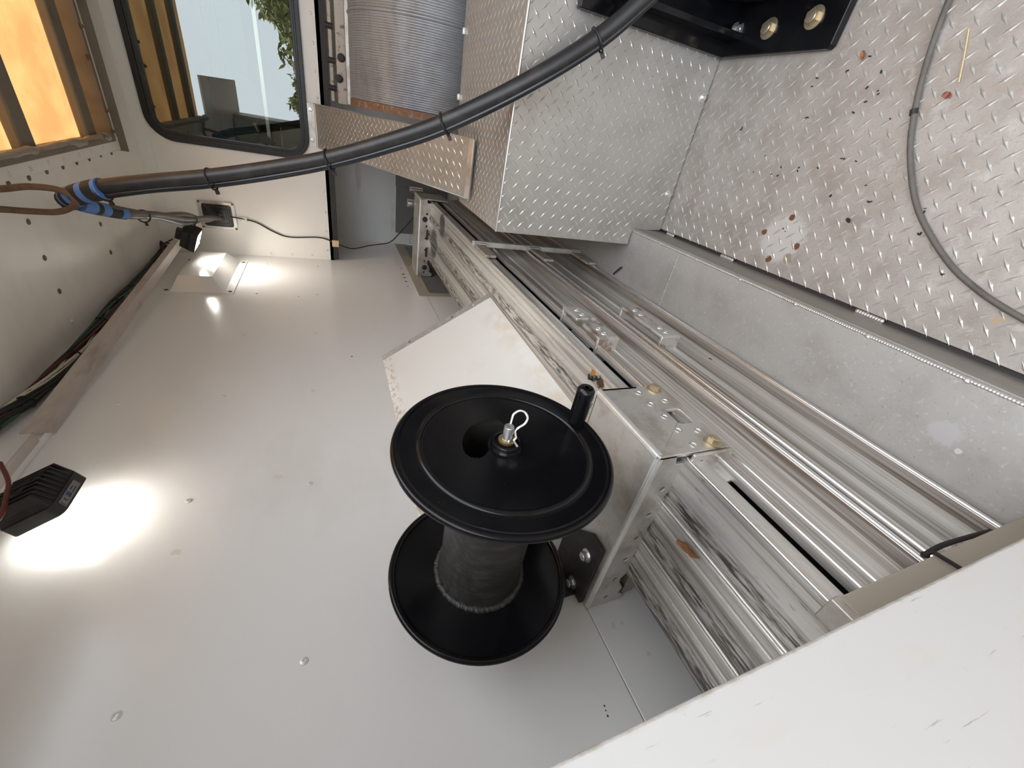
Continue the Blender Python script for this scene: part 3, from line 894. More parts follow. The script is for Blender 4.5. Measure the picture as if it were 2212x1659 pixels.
def mast_clamp(y0, y1, label, near):
    root = thing('mast_clamp', label, 'bracket', P(-0.73, (y0 + y1) / 2, -0.73))
    zt = -0.547
    MB().box(-1.0, -0.468, y0, y1, zt - 0.010, zt).build('top_plate', M['clamp'], root, bevel=0.006, segs=3)
    hole = rrect(0.487 - y0, 0.537 - y0, -0.712, -0.671, 0.006, 3)
    loops = [[(0.0, -0.735), (y1 - y0, -0.735), (y1 - y0, zt - 0.002), (0.0, zt - 0.002)]]
    if near:
        loops.append(hole)
    MB().prism(loops, P(-0.468, y0, 0), Y, Z, X * -0.009).build('side_plate', M['clamp'], root, bevel=0.002)
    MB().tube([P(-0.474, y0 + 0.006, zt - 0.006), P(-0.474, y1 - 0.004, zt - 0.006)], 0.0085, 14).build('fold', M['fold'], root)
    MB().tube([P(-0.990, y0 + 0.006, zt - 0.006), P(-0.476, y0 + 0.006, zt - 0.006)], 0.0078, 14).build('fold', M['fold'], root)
    # scalloped end flange facing the tail
    n = 26
    low = []
    for k in range(n + 1):
        x = -0.995 + (0.455) * k / n
        low.append((x, -0.628 + 0.012 * math.cos(k / n * 2 * math.pi * 4.5) - (0.035 if k < 2 else 0.0)))
    loop = [(-0.995, zt)] + low[0:1] + low[1:] + [(-0.530, -0.668), (-0.500, -0.668), (-0.495, -0.600), (-0.470, -0.592), (-0.470, zt)]
    holes = [circle(-0.965 + 0.4 * k / 5, -0.598, 0.0065, 10) for k in range(6)]
    MB().prism([loop] + holes, P(0, y0, 0), X, Z, Y * 0.009).build('end_flange', M['clamp'], root, bevel=0.0015)
    MB().box(-0.997, -0.468, y1 - 0.009, y1, -0.66, zt).build('end_flange', M['clamp'], root, bevel=0.002)
    if near:
        for yy in (0.615, 0.420):
            hex_bolt('hex_bolt', P(-0.468, yy, -0.701), X, 0.0125, M['gold'], root, 0.010)
        for yy, zz in ((0.608, -0.648), (0.569, -0.697), (0.562, -0.649), (0.515, -0.651), (0.468, -0.649), (0.459, -0.697), (0.421, -0.649)):
            MB().lathe([(0.0095, 0), (0.009, 0.0018), (0.005, 0.0022), (0.004, -0.0005)], P(-0.468, yy, zz), X, 16, caps=(False, True)).build('rivet', M['steel'], root)
        # small angle lug below the notch
        lug = MB().box(-0.512, -0.466, y0 - 0.012, y0 - 0.004, -0.735, -0.625).build('angle_lug', M['clamp'], root, bevel=0.003)
        MB().box(-0.512, -0.504, y0 - 0.055, y0 - 0.004, -0.735, -0.660).build('angle_lug_side', M['clamp'], lug, bevel=0.003)
        MB().lathe([(0.0095, 0), (0.0095, 0.001), (0.001, 0.0015)], P(-0.490, y0 - 0.0125, -0.652), -Y, 14).build('bolt_hole', M['dark'], lug)
        bk = MB().box(-0.995, -0.90, y0 + 0.01, y0 + 0.10, -0.70, -0.665).build('foot_angle', M['oily'], root, bevel=0.003)
    else:
        for yy, zz in ((-0.60, -0.585), (-0.93, -0.60)):
            hex_bolt('hex_bolt', P(yy, y0, zz), -Y, 0.012, M['dark'], root, 0.010)
        for xx in (-0.70, -0.82):
            MB().prism([rrect(-0.035, 0.035, -0.008, 0.008, 0.0075, 4)], P(xx, y0 - 0.0015, -0.607), X, Z, Y * 0.003).build('slot', M['dark'], root)
    return root


mast_clamp(0.402, 0.634, 'large bare aluminium mast bracket carrying the black reel', True)
mast_clamp(2.90, 3.12, 'aluminium mast bracket at the far end beneath the tread plate guard', False)
# steel rod and block beside the far clamp
rod = thing('lift_rod', 'short chrome rod rising behind the far mast bracket', 'rod', P(-0.55, 3.2, -0.9))
MB().cyl(P(-0.56, 3.20, -0.60), P(-0.56, 3.20, -0.515), 0.030, 18).build('chrome_rod', M['steel'], rod)
MB().cyl(P(-0.56, 3.20, -1.18), P(-0.56, 3.20, -0.60), 0.042, 18).build('barrel', M['dark'], rod)
MB().cyl(P(-0.47, 3.22, -0.62), P(-0.47, 3.22, -0.53), 0.018, 14).build('side_rod', M['steel'], rod)

# hatch frame let into the wall under the far bracket
hat = thing('access_frame', 'tan framed dark opening in the wall under the far mast bracket', 'frame', P(-1.0, 2.9, -0.83))
fo = [(2.52, -0.83), (3.72, -0.83), (3.72, -0.50), (2.52, -0.50)]
fi = [(2.575, -0.80), (3.68, -0.80), (3.68, -0.575), (2.575, -0.575)]
MB().prism([fo, fi], P(-1.004, 0, 0), Y, Z, X * 0.008).build('frame_sheet', M['tan'], hat)
MB().box(-1.005, -1.001, 2.57, 3.69, -0.805, -0.57).build('backing', M['darkgrey'], hat)

# ------------------------------------------------------------------ cowl: sloping white deflector between wall and mast
cw = thing('deflector_panel', 'cream white sloping panel between the wall and the mast behind the reel', 'panel', P(-0.8, 1.2, -0.615))
ca, cb = P(-0.9995, 1.745, -0.185), P(-0.617, 1.600, -0.6175)
cc, cd = P(-0.636, 0.70, -0.6175), P(-0.9995, 0.71, -0.188)
nrm = (cb - ca).cross(cd - ca).normalized()
if nrm.z < 0:
    nrm = -nrm
MB().hexa([ca, cb, cc, cd], [q - nrm * 0.004 for q in (ca, cb, cc, cd)]).build('sheet', M['cowl'], cw)
ed = (cb - ca).normalized()
ew = (cd - ca).normalized()
st_ = MB().hexa([ca + nrm * .003, cb + nrm * .003, cb + ew * 0.036 + nrm * .003, ca + ew * 0.036 + nrm * .003], [ca, cb, cb + ew * 0.036, ca + ew * 0.036]).build('edge_angle', M['flash'], cw)
MB().hexa([ca + nrm * .003, cb + nrm * .003, cb + nrm * .003 - ew * 0.002, ca + nrm * .003 - ew * 0.002], [ca - nrm * .03, cb - nrm * .03, cb - nrm * .03 - ew * .002, ca - nrm * .03 - ew * .002]).build('edge_return', M['flash'], st_)
for k, t in enumerate((0.06, 0.27, 0.46, 0.67, 0.86)):
    MB().dome(ca + (cb - ca) * t + ew * 0.018 + nrm * .003, nrm, 0.006, 0.003, 10).build('edge_screw', M['rivet_dark'] if k % 2 else M['steel'], st_)

# ================================================================== REEL
RC0 = P(0, 0.471, -0.253)
reel = thing('cable_reel', 'empty gloss black hand reel with two round flanges and a crank handle', 'reel', P(-0.65, 0.471, -0.53))
R_ = 0.190


def xp(x, dy=0.0, dz=0.0):
    return Vector((x, RC0.y + dy, RC0.z + dz))


NS = 96


def hole_test(prof):
    def t(i, k):
        rr = (prof[i][0] + prof[i + 1][0]) / 2
        a = math.degrees(2 * math.pi * (k + .5) / NS) % 360           # from +Y towards +Z
        lo, hi = -18.0, 112.0
        aa = a if a < 200 else a - 360
        if not (0.030 < rr < 0.0745):
            return False
        mid = 0.052
        w = 0.0225
        pad = 22.0 * (1 - math.sqrt(max(0.0, 1 - ((rr - mid) / w) ** 2)))
        return lo + pad < aa < hi - pad
    return t


radii = [0.012 + 0.002 * k for k in range(34)]
prof = [(0.012, 0.006)] + [(rr, 0.004 if rr < 0.028 else 0.0) for rr in radii] + [(0.110, 0.0), (0.138, 0.0), (0.1415, 0.0), (0.1430, 0.0006), (0.1445, 0.0032), (0.1465, 0.0042), (0.1485, 0.0032), (0.150, 0.0009), (0.1515, 0.0004), (0.155, 0.0003), (0.174, 0.0003), (0.1768, 0.0005)]
fr = MB()
fr.lathe(prof, xp(-0.452), X, NS, skip=hole_test(prof))
# rolled rim
rim = [(0.1768, 0.0005)] + [(0.1835 + 0.0068 * math.cos(math.radians(a)), -0.0042 + 0.0068 * math.sin(math.radians(a))) for a in range(120, -150, -30)] + [(0.178, -0.009), (0.176, -0.004)]
fr.lathe(rim, xp(-0.452), X, NS)
flange = fr.build('front_flange', M['black'], reel, smooth=35)
bk2 = MB().lathe([(rr, -0.004) for rr in (0.010, 0.030)] + [(0.09, -0.004), (0.177, -0.004)], xp(-0.452), X, NS, skip=lambda i, k: i == 1)
bk2.build('flange_inner_face', M['black'], flange, smooth=60)
inner = MB()
inner.lathe([(0.176, 0.0)] + [(0.1835 + 0.0068 * math.cos(math.radians(a)), 0.001 + 0.0068 * math.sin(math.radians(a))) for a in range(150, -150, -30)] + [(0.176, -0.006)], xp(-0.805), X, NS)
inner.lathe([(0.012, 0.0), (0.09, 0.0), (0.12, 0.0), (0.176, 0.0)], xp(-0.805), X, NS)
inner.lathe([(0.012, -0.004), (0.176, -0.004)], xp(-0.805), X, NS)
rear = inner.build('rear_flange', M['black'], reel, smooth=60)
MB().lathe([(0.088, 0.0), (0.086, 0.02), (0.086, 0.348)], xp(-0.803), X, 64).build('drum', M['drum_black'], reel, label='scuffed black core drum')
wbd = MB()
for k in range(110):
    a = 2 * math.pi * k / 110
    rr = 0.091 + 0.0025 * mnoise.noise((k * .7, 0, 0))
    wbd.dome(xp(-0.805, rr * math.cos(a), rr * math.sin(a)), (X + Vector((0, math.cos(a), math.sin(a))) * .8).normalized(), 0.0075, 0.006, 7)
wbd.build('weld_bead', M['drum_black'], rear, kind='stuff')
hub = MB().lathe([(0.026, 0.0), (0.026, 0.006), (0.024, 0.009), (0.020, 0.010), (0.0195, 0.006), (0.006, 0.006)], xp(-0.450), X, 40).build('hub', M['black'], reel)
MB().lathe([(0.0145, 0.008), (0.0145, 0.0125), (0.011, 0.0135), (0.007, 0.0135)], xp(-0.450), X, 28).build('washer', M['brass'], hub, label='brass washer')
MB().lathe([(0.0088, -0.02), (0.0088, 0.038), (0.0078, 0.040), (0.001, 0.040)], xp(-0.450), X, 24).build('axle_pin', M['steel'], hub, label='steel axle pin')
# R-shaped hairpin clip through the pin
cx_ = -0.450 + 0.026
e_u = Vector((0.82, 0.455, -0.235)).normalized()
e_v = Vector((0.17, -0.355, -0.919))
e_v = (e_v - e_u * e_v.dot(e_u)).normalized()
hp = lambda a, b: xp(cx_) + e_u * a + e_v * b
path = spline([hp(-0.021, 0.004), hp(-0.010, 0.0035), hp(0.004, 0.002), hp(0.012, 0.001), hp(0.022, 0.0015), hp(0.032, 0.003), hp(0.040, 0.011), hp(0.039, 0.021), hp(0.031, 0.027), hp(0.021, 0.025),
               hp(0.013, 0.017), hp(0.006, 0.0115), hp(-0.001, 0.0125), hp(-0.006, 0.0145), hp(-0.010, 0.0125), hp(-0.013, 0.013), hp(-0.020, 0.020)], 6)
MB().tube(path, 0.0021, 8).build('hairpin_clip', M['steel'], reel, label='bright wire hairpin clip')
# crank handle
hx = at(1243, 915, 0, -0.452)
MB().lathe([(0.010, -0.004), (0.0105, 0.004), (0.0155, 0.006), (0.0165, 0.02), (0.0172, 0.072), (0.0165, 0.080), (0.0125, 0.0845), (0.004, 0.0850)], hx, X, 28).build('handle', M['black'], reel)
MB().cyl(hx - X * 0.006, hx + X * 0.007, 0.0135, 20).build('handle_collar', M['black'], reel)
# support: base plate on the clamp, upright and axle block behind the rear flange
bp = MB().prism([[(-0.995, 0.520), (-0.995, 0.420), (-0.780, 0.422), (-0.780, 0.470), (-0.865, 0.56), (-0.995, 0.56)]], P(0, 0, -0.545), X, Y, Z * 0.010).build('base_plate', M['black_matt'], reel, bevel=0.0015)
MB().prism([[(0.445, -0.535), (0.525, -0.535), (0.505, -0.22), (0.437, -0.22)]], P(-0.996, 0, 0), Y, Z, X * 0.010).build('upright', M['black_matt'], reel, bevel=0.002)
MB().cyl(xp(-0.99), xp(-0.803), 0.028, 24).build('axle_block', M['black_matt'], reel)
for q in (at(1268, 1200, 2, -0.535), at(1237, 1258, 2, -0.535)):
    MB_ = hex_bolt('plate_bolt', q, (Z + X * 0.05).normalized(), 0.0115, M['steel'], bp, 0.012)

# ================================================================== TREAD PLATE COVER (box over the winch)
ZT, YB = -0.563, 1.475
cov = thing('winch_cover', 'boxy aluminium tread plate cover in front of the cable drum', 'cover', P(0.3, 1.8, -1.323))
front = [(-0.322, -1.171), (-0.272, -1.171), (-0.262, -1.180), (-0.250, -1.319), (1.09, -1.319), (1.09, ZT), (-0.322, ZT)]
fp = MB().prism([front], P(0, YB, 0), X, Z, Y * 0.004).build('front_plate', M['tread'], cov)


def in_front(a, b):
    return a > -0.312 and b < ZT - 0.006 and (b > -1.315 if a > -0.24 else b > -1.165)


lugs(P(0, YB, 0), X, Z, -Y, in_front, (-0.32, 0.75), (-1.32, ZT), phase=(0.042, 0.0185)).build('tread_lugs', M['lug'], fp, smooth=0, kind='stuff')
tp = MB().prism([[(-0.322, YB), (1.09, YB), (1.09, 2.20), (0.42, 2.19), (-0.015, 2.16), (-0.318, 2.02)]], P(0, 0, ZT), X, Y, Z * -0.004).build('top_plate', M['tread'], cov)
lugs(P(0, 0, ZT), X, Y, Z, lambda a, b: b < 2.0 + (a + 0.32) * 0.5 and b < 2.15, (-0.31, 0.5), (YB + 0.012, 2.15), phase=(0.042, 0.016)).build('tread_lugs', M['lug'], tp, smooth=0, kind='stuff')
MB().tube([P(-0.322, YB, ZT), P(1.09, YB, ZT)], 0.0042, 8).build('folded_edge', M['weld'], cov)
for a, b in ((1518, 211), (1442, 419)):
    hex_bolt('hex_bolt', at(a, b, 1, YB), -Y, 0.009, M['steel'], cov, 0.008)
for a, b in ((1005, 68), (993, 210)):
    c = at(a, b, 2, ZT)
    MB().obox(c + Z * 0.006, X, Y, Z, 0.012, 0.009, 0.006).build('edge_clip', M['steel'], cov, bevel=0.002)

# chain guard: long tread plate sloping from the bulkhead down onto the cover
gd = thing('drum_guard', 'long sloping tread plate guard hinged to the bulkhead below the window', 'guard', P(-0.16, 2.4, -0.55))
g0, g1 = P(-0.062, 3.166, 0.058), P(-0.052, 1.815, -0.548)
g2, g3 = P(-0.272, 1.812, -0.548), P(-0.290, 3.14, 0.045)
gu = (g1 - g0).normalized()
gv = (g2 - g1).normalized()
gn = gv.cross(gu).normalized()
if gn.z < 0:
    gn = -gn
MB().hexa([g0, g1, g2, g3], [q - gn * 0.004 for q in (g0, g1, g2, g3)]).build('sloping_plate', M['tread'], gd)
L_ = (g1 - g0).length
lugs(g0, gu, gv, gn, lambda a, b: b < 0.212 + 0.015 * (1 - a / L_), (0.03, L_ - 0.045), (0.008, 0.23), phase=(0.0, 0.012)).build('tread_lugs', M['lug'], gd, smooth=0, kind='stuff')
MB().hexa([g1, g2, g2 - gu * 0.03, g1 - gu * 0.03], [q + gn * 0.005 for q in (g1, g2, g2 - gu * 0.03, g1 - gu * 0.03)]).build('end_lip', M['clamp'], gd, bevel=0.001)
MB().tube([g3, (g3 + g2) / 2 - Z * 0.012, g2], 0.0045, 7).build('cut_edge', M['weld'], gd)
MB().tube([g0, (g0 + g1) / 2, g1], 0.0035, 7).build('cut_edge', M['weld'], gd)
hg = MB().box(-0.29, -0.062, BY - 0.005, BY - 0.001, 0.052, 0.098).build('hinge_leaf', M['clamp'], gd, bevel=0.001)
MB().tube([P(-0.292, BY - 0.008, 0.052), P(-0.060, BY - 0.008, 0.052)], 0.007, 10).build('hinge_pin', M['steel'], hg)
for xx in (-0.095, -0.255):
    MB().lathe([(0.012, 0), (0.011, 0.003), (0.007, 0.0035), (0.006, 0.001)], P(xx, BY - 0.005, 0.078), -Y, 16, caps=(False, True)).build('hinge_screw', M['steel'], hg)

# ================================================================== CABLE DRUM
DC = P(0, 2.75, -0.553)
DR = 0.42
drum = thing('winch_drum', 'big drum tightly wound with grey wire cable below the window', 'drum', P(0.4, 2.75, -1.1))
prof = []
pitch = 0.0092
x = 0.005
k = 0
while x < 0.66:
    big = 1.0
    if 37 <= k <= 37:
        big = 2.0
    pp = pitch * (1.6 if big > 1 else 1.0)
    for s in range(6):
        t = s / 6
        prof.append((DR + pp * 0.44 * math.sin(math.pi * t) * (1.5 if big > 1 else 1.0) + 0.0012 * mnoise.noise((k * 0.6, 0, 0)), x + pp * t))
    x += pp
    k += 1
prof.append((DR, x))
MB().lathe(prof, Vector((0, DC.y, DC.z)), X, 150).build('wound_cable', M['wire'], drum, smooth=70)
MB().lathe([(0.10, -0.028), (DR + 0.004, -0.028), (DR + 0.004, 0.004), (0.10, 0.004)], Vector((0, DC.y, DC.z)), X, 96).build('drum_flange', M['rust'], drum, smooth=30, label='rusty side flange')
MB().cyl(Vector((-0.02, DC.y, DC.z)), Vector((0.70, DC.y, DC.z)), 0.09, 24).build('core', M['dark'], drum)
# feet that carry the drum
MB().prism([[(2.45, -1.323), (3.05, -1.323), (2.83, -0.50), (2.67, -0.50)]], P(0.70, 0, 0), Y, Z, X * 0.02).build('pedestal', M['dark'], drum)
# guide rail with bolts above the drum
gd2 = thing('cable_guide', 'oily grey guide rail with bolts between the bulkhead and the cable drum', 'rail', P(0.4, 3.1, -0.12))
MB().box(-0.035, 1.0, 3.02, 3.06, -0.125, -0.075).build('guide_bar', M['oily'], gd2, bevel=0.003)
MB().box(-0.03, 1.0, 3.10, 3.13, -0.060, -0.040).build('upper_bar', M['oily'], gd2, bevel=0.003)
MB().box(-0.03, 1.0, 2.96, 2.99, -0.150, -0.122).build('lower_bar', M['clamp'], gd2, bevel=0.003)
for a, b in ((711, 55), (716, 130), (719, 190)):
    p = at(a, b, 1, 3.09)
    MB().cyl(p - Z * 0.02, p + Z * 0.022, 0.014, 10).build('cross_bolt', M['dark'], gd2)
for a, b in ((737, 125), (733, 170)):
    hex_bolt('hex_bolt', at(a, b, 1, 3.02), -Y, 0.014, M['dark'], gd2, 0.014)

# ================================================================== BLACK WINCH BRACKET
br = thing('winch_bracket', 'thick black steel bracket bolted to the tread floor and cover', 'bracket', P(0.5, 1.3, -1.323))
MB().box(0.343, 0.95, 1.445, 1.4715, -1.300, -0.715).build('upright_plate', M['black'], br, bevel=0.0025)
MB().prism([[(0.343, 1.471), (0.343, 1.055), (0.352, 1.046), (0.95, 1.040), (0.95, 1.471)]], P(0, 0, -1.3225), X, Y, Z * 0.0245).build('base_plate', M['black'], br, bevel=0.0025)
MB().prism([[(1.445, -1.298), (1.445, -0.80), (1.40, -0.80), (1.38, -1.298)]], P(0.385, 0, 0), Y, Z, X * 0.018).build('gusset', M['black'], br, bevel=0.002)
MB().cyl(P(0.47, 1.30, -1.15), P(0.95, 1.30, -1.15), 0.125, 40).build('bearing_housing', M['black'], br, bevel=0.004)
gz_ = MB()
gz_.cyl(P(0.462, 1.235, -1.23), P(0.476, 1.235, -1.23), 0.006, 10)
gz_.build('grease_nipple', M['gold'], br)
for a, b in ((1662, 62), (1760, 38)):
    hex_bolt('hex_bolt', at(a, b, 2, -1.298), Z, 0.0185, M['gold'], br, 0.014)
hex_bolt('hex_bolt', at(1590, 68, 1, 1.42), (-Y + X * .2).normalized(), 0.016, M['steel'], br, 0.020)
MB().cyl(at(1590, 68, 1, 1.448), at(1590, 68, 1, 1.42), 0.012, 12).build('bolt_shank', M['steel'], br)

# ================================================================== CABLE BUNDLE AND ROPE
cb_ = thing('cable_bundle', 'black hose bundle hanging in a loop across the truck body', 'cable', P(-0.3, 1.9, 0.0))
pix = [(150, 428, 1.925), (215, 405, 1.86), (330, 392, 1.82), (455, 381, 1.78), (580, 364, 1.74), (710, 341, 1.68), (840, 305, 1.60), (960, 263, 1.52), (1130, 180, 1.42), (1290, 82, 1.36), (1392, -4, 1.32), (1450, -60, 1.30)]
main_pts = spline([at(a, b, 1, y) for a, b, y in pix], 8)
main = MB().tube(main_pts, 0.0235, 16).build('main_hose', M['hose'], cb_)
pix2 = [(150, 428, 1.925), (215, 424, 1.875), (330, 410, 1.84), (455, 400, 1.80), (580, 383, 1.755), (710, 359, 1.695), (840, 324, 1.615), (960, 283, 1.535), (1130, 200, 1.435), (1290, 103, 1.375), (1392, 17, 1.335), (1450, -40, 1.315)]
MB().tube(spline([at(a, b, 1, y - 0.02) for a, b, y in pix2], 8), 0.0105, 12).build('thin_hose', M['hose_gloss'], cb_)
MB().tube(spline([at(a, b - 4, 1, y + 0.02) for a, b, y in pix2], 8), 0.0105, 12).build('thin_hose', M['hose'], cb_)
# lower strand to the gland
low = [(150, 432, 1.935), (185, 447, 1.98), (270, 461, 2.12), (340, 467, 2.38), (400, 474, 2.70), (445, 473, 2.98), (478, 468, 3.165)]
for k, (du, dv, m_) in enumerate(((0, -6, 'hose_grey'), (0, 4, 'hose'), (3, -1, 'hose_grey'))):
    pts = [at(a + du, b + dv * (0.35 if a > 420 else 1) + (5 * math.sin(a * 0.06 + k * 2.1) if a > 330 else 0), 1, y) for a, b, y in low]
    MB().tube(spline(pts, 8), 0.0125, 10).build('cable_strand', M[m_], cb_)
# sleeve of blue and black tape round the bend, in bands
sl = spline([at(a, b, 1, y) for a, b, y in ((224, 407, 1.855), (190, 415, 1.875), (158, 425, 1.91), (146, 433, 1.93))], 6)
bands = [(0, 2, 'tape_blue'), (2, 5, 'black_matt'), (5, 7, 'tape_blue'), (7, 10, 'black_matt'), (10, 12, 'tape_blue'), (12, 14, 'black_matt'), (14, 15, 'tape_blue'), (15, 18, 'black_matt')]
for a, b, m_ in bands:
    MB().tube(sl[a:b + 1], 0.033, 16).build('tape_band', M[m_], cb_)
sl2 = spline([at(a, b, 1, y) for a, b, y in ((172, 441, 1.955), (200, 448, 2.0), (235, 455, 2.06), (268, 461, 2.12))], 6)
for a, b, m_ in ((0, 6, 'tape_blue'), (6, 8, 'black_matt'), (8, 11, 'tape_blue'), (11, 15, 'black_matt'), (15, 18, 'tape_blue')):
    MB().tube(sl2[a:b + 1], 0.024, 14).build('tape_band', M[m_], cb_)


def tie(p, t, rad):
    t = t.normalized()
    mb_ = MB()
    u_ = t.orthogonal().normalized()
    w_ = t.cross(u_)
    ring = [p + (u_ * math.cos(a) + w_ * math.sin(a)) * rad for a in [2 * math.pi * k / 20 for k in range(21)]]
    mb_.tube(ring, 0.0032, 6, caps=False)
    dn = (-X - Z * 0.2)
    dn = (dn - t * dn.dot(t)).normalized()
    mb_.obox(p + dn * (rad + 0.006), t, dn, t.cross(dn), 0.005, 0.009, 0.004)
    mb_.build('cable_tie', M['w_black'], cb_)


for (a, b, y) in ((228, 415, 1.86), (457, 391, 1.79), (712, 349, 1.685), (960, 272, 1.525), (1291, 91, 1.365)):
    i = min(range(len(main_pts)), key=lambda q: (main_pts[q] - at(a, b, 1, y)).length)
    i = min(max(i, 1), len(main_pts) - 2)
    tie((main_pts[i] + at(a, b + 2, 1, y)) / 2, main_pts[i + 1] - main_pts[i - 1], 0.033)
tie(at(310, 467, 1, 2.26), at(340, 467, 1, 2.38) - at(270, 461, 1, 2.12), 0.024)
tie(at(416, 474, 1, 2.8), at(445, 473, 1, 2.98) - at(400, 474, 1, 2.70), 0.022)

rp = thing('sling_rope', 'brown rope looped through the taped bend and hung from the ceiling', 'rope', P(-0.45, 1.9, 0.78))
rpts = [at(-140, 405, 1, 1.62), at(-60, 404, 1, 1.72), at(0, 408, 1, 1.80), at(60, 403, 1, 1.86), at(118, 408, 1, 1.885), at(150, 420, 1, 1.87), at(163, 437, 1, 1.87), at(150, 450, 1, 1.90), at(120, 458, 1, 1.89), at(60, 456, 1, 1.84), at(0, 452, 1, 1.77), at(-70, 450, 1, 1.69), at(-140, 446, 1, 1.60)]
MB().tube(spline(rpts, 8), 0.0098, 10).build('loop', M['rope'], rp)

# gland boot on the bulkhead
gl = thing('cable_gland', 'square black ribbed rubber boot with a silver frame on the bulkhead', 'cable gland', P(-0.757, BY, 0.56))
MB().prism([rrect(-0.838, -0.674, 0.560, 0.752, 0.02, 5), rrect(-0.822, -0.690, 0.578, 0.734, 0.015, 5)], P(0, BY - 0.010, 0), X, Z, Y * 0.010).build('frame', M['clamp'], gl, bevel=0.003)
for k in range(6):
    i_ = 0.011 * k
    MB().prism([rrect(-0.822 + i_, -0.690 - i_, 0.578 + i_, 0.734 - i_, 0.016, 5), rrect(-0.822 + i_ + .0105, -0.690 - i_ - .0105, 0.578 + i_ + .0105, 0.734 - i_ - .0105, 0.010, 5)],
               P(0, BY - 0.004 - 0.004 * k - (0.003 if k % 2 else 0), 0), X, Z, Y * 0.006).build('boot_ring', M['rubber'], gl, bevel=0.002)
MB().prism([rrect(-0.77, -0.742, 0.63, 0.682, 0.012, 4)], P(0, BY - 0.024, 0), X, Z, Y * 0.02).build('boot_centre', M['dark'], gl)
for xx, zz in ((-0.682, 0.744), (-0.682, 0.569), (-0.830, 0.744), (-0.830, 0.569)):
    MB().dome(P(xx, BY - 0.010, zz), -Y, 0.007, 0.004, 10).build('frame_screw', M['rivet_dark'], gl)

# thin black lead from the gland down to the far bracket
ld = thing('thin_lead', 'thin black lead running from the rubber boot to the far mast bracket', 'wire', P(-0.9, 3.16, -0.3))
lead = [at(a, b, 1, y) for a, b, y in ((497, 468, 3.13), (525, 473, 3.16), (555, 481, 3.16), (590, 500, 3.16), (625, 512, 3.16), (690, 513, 3.16), (722, 524, 3.155))]
MB().tube(spline(lead, 6), 0.0042, 8).build('lead', M['w_black'], ld)
lead2 = [at(a, b, 1, y) for a, b, y in ((728, 526, 3.2), (760, 537, 3.25), (800, 530, 3.3), (840, 524, 3.35), (862, 505, 3.3), (893, 470, 3.2))]
MB().tube(spline(lead2, 6), 0.0042, 8).build('lead', M['w_black'], ld)
c = at(725, 526, 1, 3.15)
MB().obox(c, X, Y, Z, 0.022, 0.010, 0.022).build('connector', M['beige'], ld, bevel=0.003, label='beige plug connector')
MB().obox(at(527, 474, 1, BY - 0.006), X, Y, Z, 0.014, 0.006, 0.018).build('cable_clip', M['white_plastic'], ld, bevel=0.002)

# ================================================================== LIGHT LEDGE, LAMPS, HARNESS, VENT
tr = structure(thing('trim_4', 'stained metal angle strip along the top of the white wall', 'trim', P(-0.95, 2.0, 0.8)))
del tr['category']
o0, o1 = P(-0.945, 1.27, 0.810), P(-0.830, 3.14, 0.810)
i0, i1 = P(-1.0, 1.34, 0.806), P(-0.862, 3.14, 0.806)
MB().hexa([o0, o1, i1, i0], [q + Z * 0.003 for q in (o0, o1, i1, i0)]).build('shade_strip', M['strip'], tr)
MB().hexa([o0, o1, o1 + Z * 0.03, o0 + Z * 0.03], [q + X * 0.003 for q in (o0, o1, o1 + Z * 0.03, o0 + Z * 0.03)]).build('outer_lip', M['strip'], tr)
MB().hexa([P(-0.952, -0.4, 0.810), P(-0.945, 1.27, 0.810), P(-0.975, 1.27, 0.808), P(-0.978, -0.4, 0.808)], [P(-0.952, -0.4, 0.815), P(-0.945, 1.27, 0.815), P(-0.975, 1.27, 0.813), P(-0.978, -0.4, 0.813)]).build('narrow_strip', M['strip'], tr)
MB().box(-0.9995, -0.975, -0.4, 1.34, 0.812, 0.835).build('white_batten', M['wall'], tr)

# harness
hn = thing('wire_harness', 'bundle of coloured wires tied along the ceiling corner above the wall', 'wire', P(-0.97, 2.0, 0.9))
hpix = [(362, 524), (345, 552), (300, 612), (250, 660), (170, 775), (60, 862), (0, 905), (-60, 950)]
hpix = [(362, 526), (335, 570), (295, 615), (255, 655), (190, 735), (120, 810), (60, 865), (0, 908), (-60, 955)]
hp3 = [at(a, b, 0, -0.975) for a, b in hpix]
mats = ['w_black', 'w_black', 'w_black', 'w_cream', 'w_green', 'w_black', 'w_red', 'w_black', 'w_cream']
for k, m_ in enumerate(mats):
    a0 = k * 2.4
    pts = [q + Vector((0.006 * math.cos(a0 + i * 0.9) + 0.004, 0, 0.022 * math.sin(a0 + i * 1.1))) for i, q in enumerate(hp3)]
    MB().tube(spline(pts, 6), 0.0065 if m_ == 'w_black' else 0.0048, 7).build('harness_wire', M[m_], hn)
for (a, b) in ((287, 624), (258, 655), (220, 695), (160, 768), (57, 868)):
    p = at(a, b, 0, -0.975)
    t = (hp3[5] - hp3[2]).normalized()
    u_ = t.orthogonal().normalized()
    w_ = t.cross(u_)
    MB().tube([p + (u_ * math.cos(q) + w_ * math.sin(q)) * 0.021 for q in [2 * math.pi * k / 14 for k in range(15)]], 0.003, 6, caps=False).build('harness_tie', M['w_black'], hn)
MB().tube(spline([at(337, 520, 1, 3.13), at(352, 530, 1, 3.1), at(364, 545, 1, 3.05), at(352, 556, 1, 3.0)], 6), 0.017, 10).build('corner_conduit', M['rubber'], hn)
MB().tube(spline([at(352, 548, 1, 3.0), at(352, 530, 1, 3.0), at(370, 518, 1, 2.97), at(390, 511, 1, 2.92)], 6), 0.004, 6).build('lamp_feed', M['w_red'], hn)
MB().tube(spline([at(360, 526, 1, 3.02), at(372, 524, 1, 2.98), at(376, 518, 1, 2.95), at(392, 511, 1, 2.92)], 6), 0.004, 6).build('lamp_feed', M['w_black'], hn)


